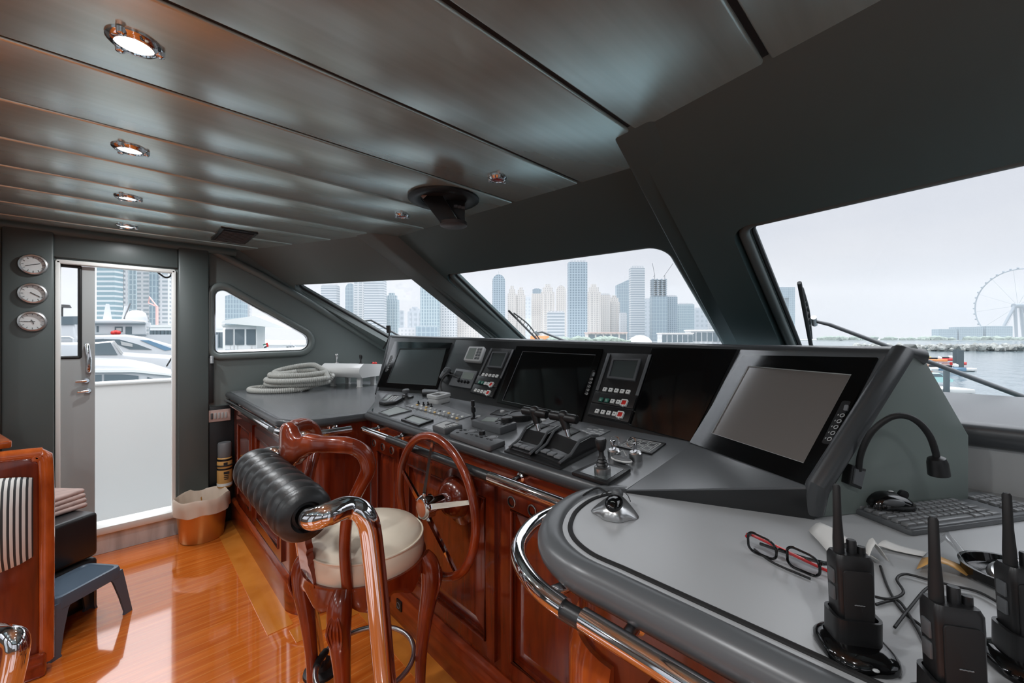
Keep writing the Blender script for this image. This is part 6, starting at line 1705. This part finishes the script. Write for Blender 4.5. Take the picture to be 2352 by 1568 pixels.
b = MB(); b.tube([wcn-wn*10, wcn+wn*10], 5, 16); b.build('hub', 'steelpale', t)
for (u, s) in ((2288, -1), (2335, -1), (2352, 1), (2400, 1)):
    f = onD(u, HZ, D); f.z = LAND; b = MB(); b.tube([wcn+wn*7*s, f], [3.0, 2.4], 10); b.build('leg', 'steelpale', t)
b = MB(); b.box((0, 0, 2), (90, 40, 6), Mx=cframe(2338, D+10, LAND)); b.build('podium', fac('pale'), t, smooth=False)

# breakwater of piled rock
rnd = random.Random(5); b = MB()
for k in range(620):
    u = 1960+rnd.random()*1500; p = onD(u, HZ, 150+rnd.random()*14); r = .7+rnd.random()*.8
    q = bmesh.new(); bmesh.ops.create_icosphere(q, subdivisions=1, radius=r)
    for v in q.verts: v.co *= 1+.4*(rnd.random()-.5)
    b.merge(q, T(p.x, p.y, SEA+.2+rnd.random()*1.6))
o = b.build('breakwater_rocks', 'rock', origin=onD(2200, HZ, 156)); tag(o, 'long breakwater of piled grey rocks beyond the jet ski dock', 'rocks', None, 'stuff')
strip('breakwater_core', 1960, 3500, 156, SEA-1, SEA+1.7, 14, M['rock'])
# floating docks with jet skis and a car shaped boat
def dock(u0, v0, u1, v1, label):
    a = onZ(u0, v0, SEA+.35); c = onZ(u1, v1, SEA+.35); d = (c-a); L = d.length
    Mx = frame_from((0, 0, 1), (a+c)/2, d)
    t = thing('floating_dock', (a+c)/2, label, 'dock')
    b = MB(); b.box((0, 0, -.1), (L, 2.0, .35), bev=.04, Mx=Mx); b.build('deck', 'quay', t)
    b = MB(); b.box((0, 0, -.35), (L*.96, 1.7, .3), Mx=Mx); b.build('floats', 'pile', t)
dock(2040, 890, 2215, 893, 'pale floating dock nearest the ship beside the car shaped boat')
dock(2030, 838, 2240, 847, 'farther floating dock crowded with jet skis')
def jetski(u, v, yaw, col, label, k=1.0):
    p = onZ(u, v, SEA+.2); Mx = T(p) @ rotz(yaw) @ Matrix.Scale(k, 4)
    t = thing('jet_ski', p, label, 'jet ski', 'jet skis at the floating docks', mat=Mx)
    b = MB(); b.loft([[Mx @ Vector((x, y*w, z)) for (y, z) in ((-.55, .25), (-.45, 0), (.45, 0), (.55, .25), (.42, .48), (-.42, .48))] for (x, w) in ((-1.5, .85), (-.6, 1), (.4, .95), (1.1, .6), (1.55, .12))]); b.build('hull', col, t)
    b = MB(); b.box((-.55, 0, .62), (1.2, .42, .32), bev=.08, Mx=Mx); b.build('seat', 'rubber', t)
    b = MB(); b.box((.45, 0, .72), (.5, .5, .4), bev=.1, Mx=Mx); b.tube([Mx @ Vector((.35, -.4, 1.0)), Mx @ Vector((.35, .4, 1.0))], .04, 6); b.build('cowl', 'whitep', t)
JS = [(2075, 822, 'red', 'red jet ski at the far left of the farther dock'), (2100, 826, 'white', 'white jet ski beside the red one on the farther dock'), (2126, 824, 'yellow', 'yellow jet ski in the middle of the farther dock'),
      (2152, 830, 'orange', 'orange jet ski right of the yellow one on the farther dock'), (2178, 828, 'redplastic', 'dark red jet ski near the right end of the farther dock'), (2204, 838, 'red', 'bright red jet ski at the outer corner of the farther dock'),
      (2088, 842, 'white', 'white jet ski in the nearer row by the console edge'), (2115, 846, 'orange', 'orange jet ski in the nearer row'), (2150, 850, 'white', 'white jet ski in front of the orange ones'), (2185, 851, 'yblue', 'blue jet ski at the right of the nearer row')]
for i, (u, v, c_, l) in enumerate(JS): jetski(u, v, .4+.3*(i % 3), c_, l, 1.0)
p = onZ(2128, 880, SEA+.2); Mx = T(p) @ rotz(math.atan2(RT.y, RT.x)+.15) @ Matrix.Scale(.95, 4)
t = thing('car_boat', p, 'pale turquoise sports car shaped boat moored at the nearest dock', 'boat', mat=Mx)
prof = [(-2.1, .2), (2.1, .2), (2.2, .5), (1.3, .72), (.5, 1.15), (-.5, 1.18), (-1.5, .85), (-2.15, .7)]
b = MB(); b.loft([[Mx @ Vector((x, y, z*(.96 if abs(y) > .7 else 1))) for (x, z) in prof] for y in (-.9, -.7, .7, .9)]); b.build('body', 'teal', t, ang=25)
b = MB(); b.loft([[Mx @ Vector((x, y, z)) for (x, z) in ((-1.1, .80), (1.0, .76), (.45, 1.08), (-.5, 1.10))] for y in (-.92, .92)]); b.build('side_windows', 'yglass', t, ang=20)
for sx in (-1.35, 1.35):
    b = MB(); b.lathe([(.36, -.02), (.36, .02)], Mx @ T(sx, -.90, .36) @ Matrix.Rotation(PI/2, 4, 'X'), 20); b.build('wheel', 'rubber', t)
def pile(u, v, top, D0, label):
    p = onZ(u, v, SEA); d = FW.dot(p); b = MB(); b.tube([p+UP*-.5, Vector((p.x, p.y, hz_(top, d)))], .35*d/60, 12); tag(b.build('mooring_pile', 'pile', origin=p), label, 'pile', 'mooring piles')
pile(2174, 905, 850, 0, 'dark mooring pile standing beside the turquoise car boat')
pile(2196, 842, 802, 0, 'dark mooring pile, left one of the far pair above the red jet ski')
pile(2206, 844, 804, 0, 'dark mooring pile, right one of the far pair above the red jet ski')

# yachts berthed to port, seen through the doorway and the triangular window
def slabX(x, px, thick, mat, name, par, bev=.0):
    """a shape seen in profile at the distance x, carried back by its thickness"""
    q = [onX(u, v, x) for (u, v) in px]
    b = MB(); X_ = Pl((x, 0, 0), (x, 1, 0), (x, 0, 1))
    b.slab([(p.y, p.z) for p in q], -thick, Mx=X_.M, bev=bev, seg=3); return b.build(name, mat, par)
def px4(pts): return zz(pts, 4.355, 100, 560)
x = -16
t = thing('motor_yacht', onX(300, 900, x), 'nearest white motor yacht outside the doorway, its curved cabin windows just above the bulwark', 'yacht')
slabX(x, px4([(0, 1150), (520, 1180), (850, 1190), (1120, 1235), (1300, 1290), (1560, 1380), (1560, 1700), (0, 1700)]), 3.2, 'yacht', 'cabin', t, .12)
for q in ([(380, 1312), (582, 1308), (582, 1395), (380, 1400)], [(606, 1305), (780, 1305), (950, 1318), (952, 1376), (606, 1394)], [(1038, 1330), (1160, 1362), (1038, 1372)]): slabX(x+.03, px4(q), .05, 'yglass', 'window', t)
slabX(x+.06, px4([(0, 1290), (900, 1282), (1290, 1320), (1285, 1300), (900, 1255), (0, 1262)]), .08, 'whitep', 'rub_strake', t)
slabX(x-.2, [(100, 900), (560, 900), (560, 1090), (100, 1090)], 3.0, 'yacht', 'hull', t)
b = MB(); b.tube([onX(u, v, x-.6) for (u, v) in px4([(1230, 1225), (1300, 1110)])], .02, 8); b.build('jackstaff', 'black', t)
x = -21
t = thing('motor_yacht', onX(240, 860, x), 'white motor yacht with a big sloping grey hatch window, behind the nearest one', 'yacht')
slabX(x, px4([(0, 990), (520, 985), (700, 970), (800, 1100), (1300, 1130), (1500, 1150), (1500, 1300), (0, 1300)]), 3.0, 'yacht', 'cabin', t, .1)
slabX(x+.03, px4([(380, 1010), (670, 985), (740, 1108), (380, 1110)]), .05, 'yglass', 'hatch_window', t)
slabX(x+.05, px4([(690, 975), (715, 975), (800, 1095), (775, 1102)]), .06, 'lgrey', 'window_frame', t)
slabX(x-.2, [(80, 860), (520, 860), (520, 960), (80, 960)], 2.8, 'yacht', 'hull', t)
x = -28
t = thing('motor_yacht', onX(330, 830, x), 'white coupe yacht with long pointed side windows and blue windscreen', 'yacht')
slabX(x, px4([(-100, 940), (520, 912), (820, 905), (1000, 930), (1290, 1010), (1500, 1060), (1500, 1180), (-100, 1180)]), 3.4, 'yacht', 'cabin', t, .12)
slabX(x+.03, px4([(380, 960), (600, 950), (660, 975), (500, 985)]), .05, 'yglass', 'side_window', t)
slabX(x+.03, px4([(610, 952), (760, 955), (930, 1000), (1085, 1057), (860, 1052), (760, 1010)]), .05, 'yglass', 'side_window', t)
slabX(x+.05, px4([(770, 972), (890, 1000), (890, 1030), (780, 1012)]), .05, 'lgrey', 'painted_reflection', t)  # pale plate stands in for a reflection in the side window
slabX(x+.03, px4([(968, 962), (1050, 962), (1300, 1052), (1215, 1066)]), .05, 'yblue', 'windscreen', t)
slabX(x-.2, [(60, 835), (520, 835), (520, 900), (60, 900)], 3.0, 'yacht', 'hull', t)
x = -40
t = thing('flybridge_yacht', onX(280, 800, x), 'large white flybridge yacht with radar dome, farthest in the doorway', 'yacht')
slabX(x, px4([(-100, 790), (1030, 790), (1030, 910), (-100, 910)]), 5, 'yacht', 'cabin', t, .1)
slabX(x-.2, [(40, 768), (500, 768), (500, 890), (40, 890)], 4.5, 'yacht', 'hull', t)
slabX(x+.3, px4([(-100, 752), (860, 752), (1030, 770), (1030, 798), (-100, 798)]), 5.5, 'yacht', 'flybridge', t, .12)
for q in ([(712, 826), (792, 826), (792, 880), (712, 880)], [(820, 826), (884, 826), (884, 902), (820, 902)], [(530, 822), (552, 822), (552, 880), (530, 880)]): 
    f = slabX(x+.03, px4(q), .05, 'yglass', 'window', t); 
slabX(x+.05, px4([(728, 842), (780, 842), (780, 872), (728, 872)]), .05, 'lgrey', 'curtain', t)
c = onX(*px4([(930, 725)])[0], x-1); b = MB(); b.lathe([(.8, -.75), (.82, -.45), (.62, -.42), (.62, -.1), (.52, .25), (.3, .42), (0, .48)], T(c), 24); b.build('radar_dome', 'yacht', t)
for (uu, vv) in ((640, 600), (825, 620)): 
    a = onX(*px4([(uu, vv)])[0], x-1.5); c = onX(*px4([(uu, 760)])[0], x-1.5); b = MB(); b.tube([c, a], [.26, .10], 10); b.build('antenna_mast', 'yacht', t)
b = MB(); b.tube([onX(*px4([(805, 750)])[0], x-1.2), onX(*px4([(868, 595)])[0], x-1.2)], .05, 6); b.build('whip_antenna', 'grey', t)
for k, (uu, vv) in enumerate(((700, 890), (722, 884), (745, 888))): c = onX(*px4([(uu, vv)])[0], x+.5); b = MB(); b.ball(tuple(c), .16, seg=10); b.build('fender', 'red', t)
# red lattice crane before the far towers
pc = [onD(u, v, 290) for (u, v) in px4([(1135, 800), (1135, 625), (1060, 530), (1050, 590), (1135, 625)])]
t = thing('harbour_crane', (pc[0].x, pc[0].y, LAND), 'thin pale red crane in front of the white slabs in the doorway', 'crane')
M['palered'] = principled('pale_red', (226, 176, 170), .6)
b = MB(); b.tube([Vector((pc[0].x, pc[0].y, LAND)), pc[1]], .9, 6); b.build('mast', 'palered', t)
b = MB(); b.tube([pc[1], pc[2], pc[3], pc[1]], .5, 6); b.build('jib', 'palered', t)
# white bulwark of our own ship
b = MB(); XB = -4.95
b.box((XB-.05, -.2, (-.5+1.06)/2), (.08, 7, 1.56)); b.box((XB-.05, -.2, 1.06), (.11, 7, .03), bev=.01); o = b.build('bulwark', 'bulwark', origin=(XB, 0, -.5)); o['kind'] = 'structure'
b = MB(); b.box((WX-.55, -.2, -.55), (1.0, 7, .08)); o = b.build('side_deck', 'quay', origin=(WX-.5, 0, -.5)); o['kind'] = 'structure'
# view through the door leaf: mast, glass rail and dark screen of a yacht's flybridge
x = -25.5
t = thing('sport_yacht', onX(150, 800, x), 'white yacht seen only through the door leaf window, with smoked glass screen', 'yacht')
slabX(x, [(40, 742), (172, 742), (176, 780), (180, 870), (40, 870)], 3, 'yacht', 'cabin', t, .1)
slabX(x+.05, [(40, 728), (185, 726), (185, 745), (40, 746)], .05, 'yglass', 'smoked_screen', t)
slabX(x+.3, [(40, 805), (132, 800), (185, 795), (185, 818), (40, 822)], .06, 'yglass', 'side_glass', t)
b = MB(); b.tube([onX(u, v, x+.2) for (u, v) in ((100, 774), (160, 774), (167, 778), (168, 790))], .05, 8); b.build('hand_rail', 'yacht', t)
b = MB(); b.tube([onX(u, v, x-.2) for (u, v) in ((138, 742), (138, 700))], .09, 8); b.lathe([(.35, 0), (.3, .12), (0, .14)], T(onX(137, 706, x-.2)), 12); b.build('mast', 'black', t)
# boats in the triangular window
def boat(u, v, D_w, label, k):
    p = onZ(u, v, SEA); Mx = T(p) @ rotz(math.atan2(RT.y, RT.x)+.2) @ Matrix.Scale(k, 4)
    t = thing('cabin_cruiser', p, label, 'boat', mat=Mx)
    b = MB(); b.loft([[Mx @ Vector((x, y*w, z)) for (y, z) in ((-1.9, 1.3), (-1.4, 0), (1.4, 0), (1.9, 1.3))] for (x, w) in ((-5, .9), (0, 1), (3, .8), (5.4, .1))]); b.build('hull', 'yacht', t)
    b = MB(); b.box((-.8, 0, 2.0), (5.6, 2.8, 1.5), bev=.2, Mx=Mx, taper=(.86, .86)); b.build('cabin', 'yacht', t)
    for j in range(3): b = MB(); b.box((-2.6+1.8*j, -1.36, 2.15), (1.2, .1, .6), Mx=Mx); b.build('window', 'yglass', t)
    b = MB(); b.box((-.8, 0, 3.3), (3.6, 2.2, .9), bev=.15, Mx=Mx, taper=(.8, .8)); b.build('flybridge', 'yacht', t)
    b = MB(); b.tube([Mx @ Vector((-1, 0, 3.6)), Mx @ Vector((-1.3, 0, 5.2))], .07, 6); b.build('mast', 'grey', t)
boat(672, 804, 0, 'white cabin cruiser under way in the triangular window', .62)
boat(716, 800, 0, 'small white cruiser at the sharp corner of the triangular window', .45)
f = onD(612, 793, 60); t = thing('ensign', f, 'small red, green, white and black flag in the triangular window', 'flag')
fx = RT; 
def fq(x0, x1, z0, z1, m, nm):
    b = MB(); Mx = cframe(612, 60, f.z); b.slab([(x0, z0), (x1, z0), (x1, z1), (x0, z1)], .02, Mx=Mx @ Matrix.Rotation(PI/2, 4, 'X') @ Matrix.Rotation(.35, 4, 'Z')); b.build(nm, m, t)
fq(-.42, -.0, .12, .32, 'green', 'green_band'); fq(-.42, -.0, -.08, .12, 'whitep', 'white_band'); fq(-.42, -.0, -.28, -.08, 'black', 'black_band'); fq(0, .30, -.28, .32, 'red', 'red_band')
b = MB(); p_ = cframe(612, 60, f.z) @ Vector((.36, .0, -.2)); b.tube([p_+UP*.7, Vector((p_.x, p_.y, SEA))], .03, 6); b.build('flag_staff', 'whitep', t)

# harbour haze over the city
hm = bpy.data.materials.new('harbour_haze'); hm.use_nodes = True; ht = hm.node_tree; ht.nodes.clear()
ho_ = ht.nodes.new('ShaderNodeOutputMaterial'); hv = ht.nodes.new('ShaderNodeVolumeScatter')
hv.inputs['Color'].default_value = (.6, .61, .62, 1); hv.inputs['Density'].default_value = .0003; hv.inputs['Anisotropy'].default_value = .0
ht.links.new(hv.outputs[0], ho_.inputs['Volume']); M['haze'] = hm
b = MB(); Mx = cframe(1176, 100, 0)
b.box((0, 800, 95), (4200, 1500, 210), Mx=Mx); o = b.build('harbour_haze', 'haze', origin=Mx.translation, smooth=False); o['kind'] = 'stuff'; tag(o, 'pale haze hanging over the harbour and the skyline', 'haze')
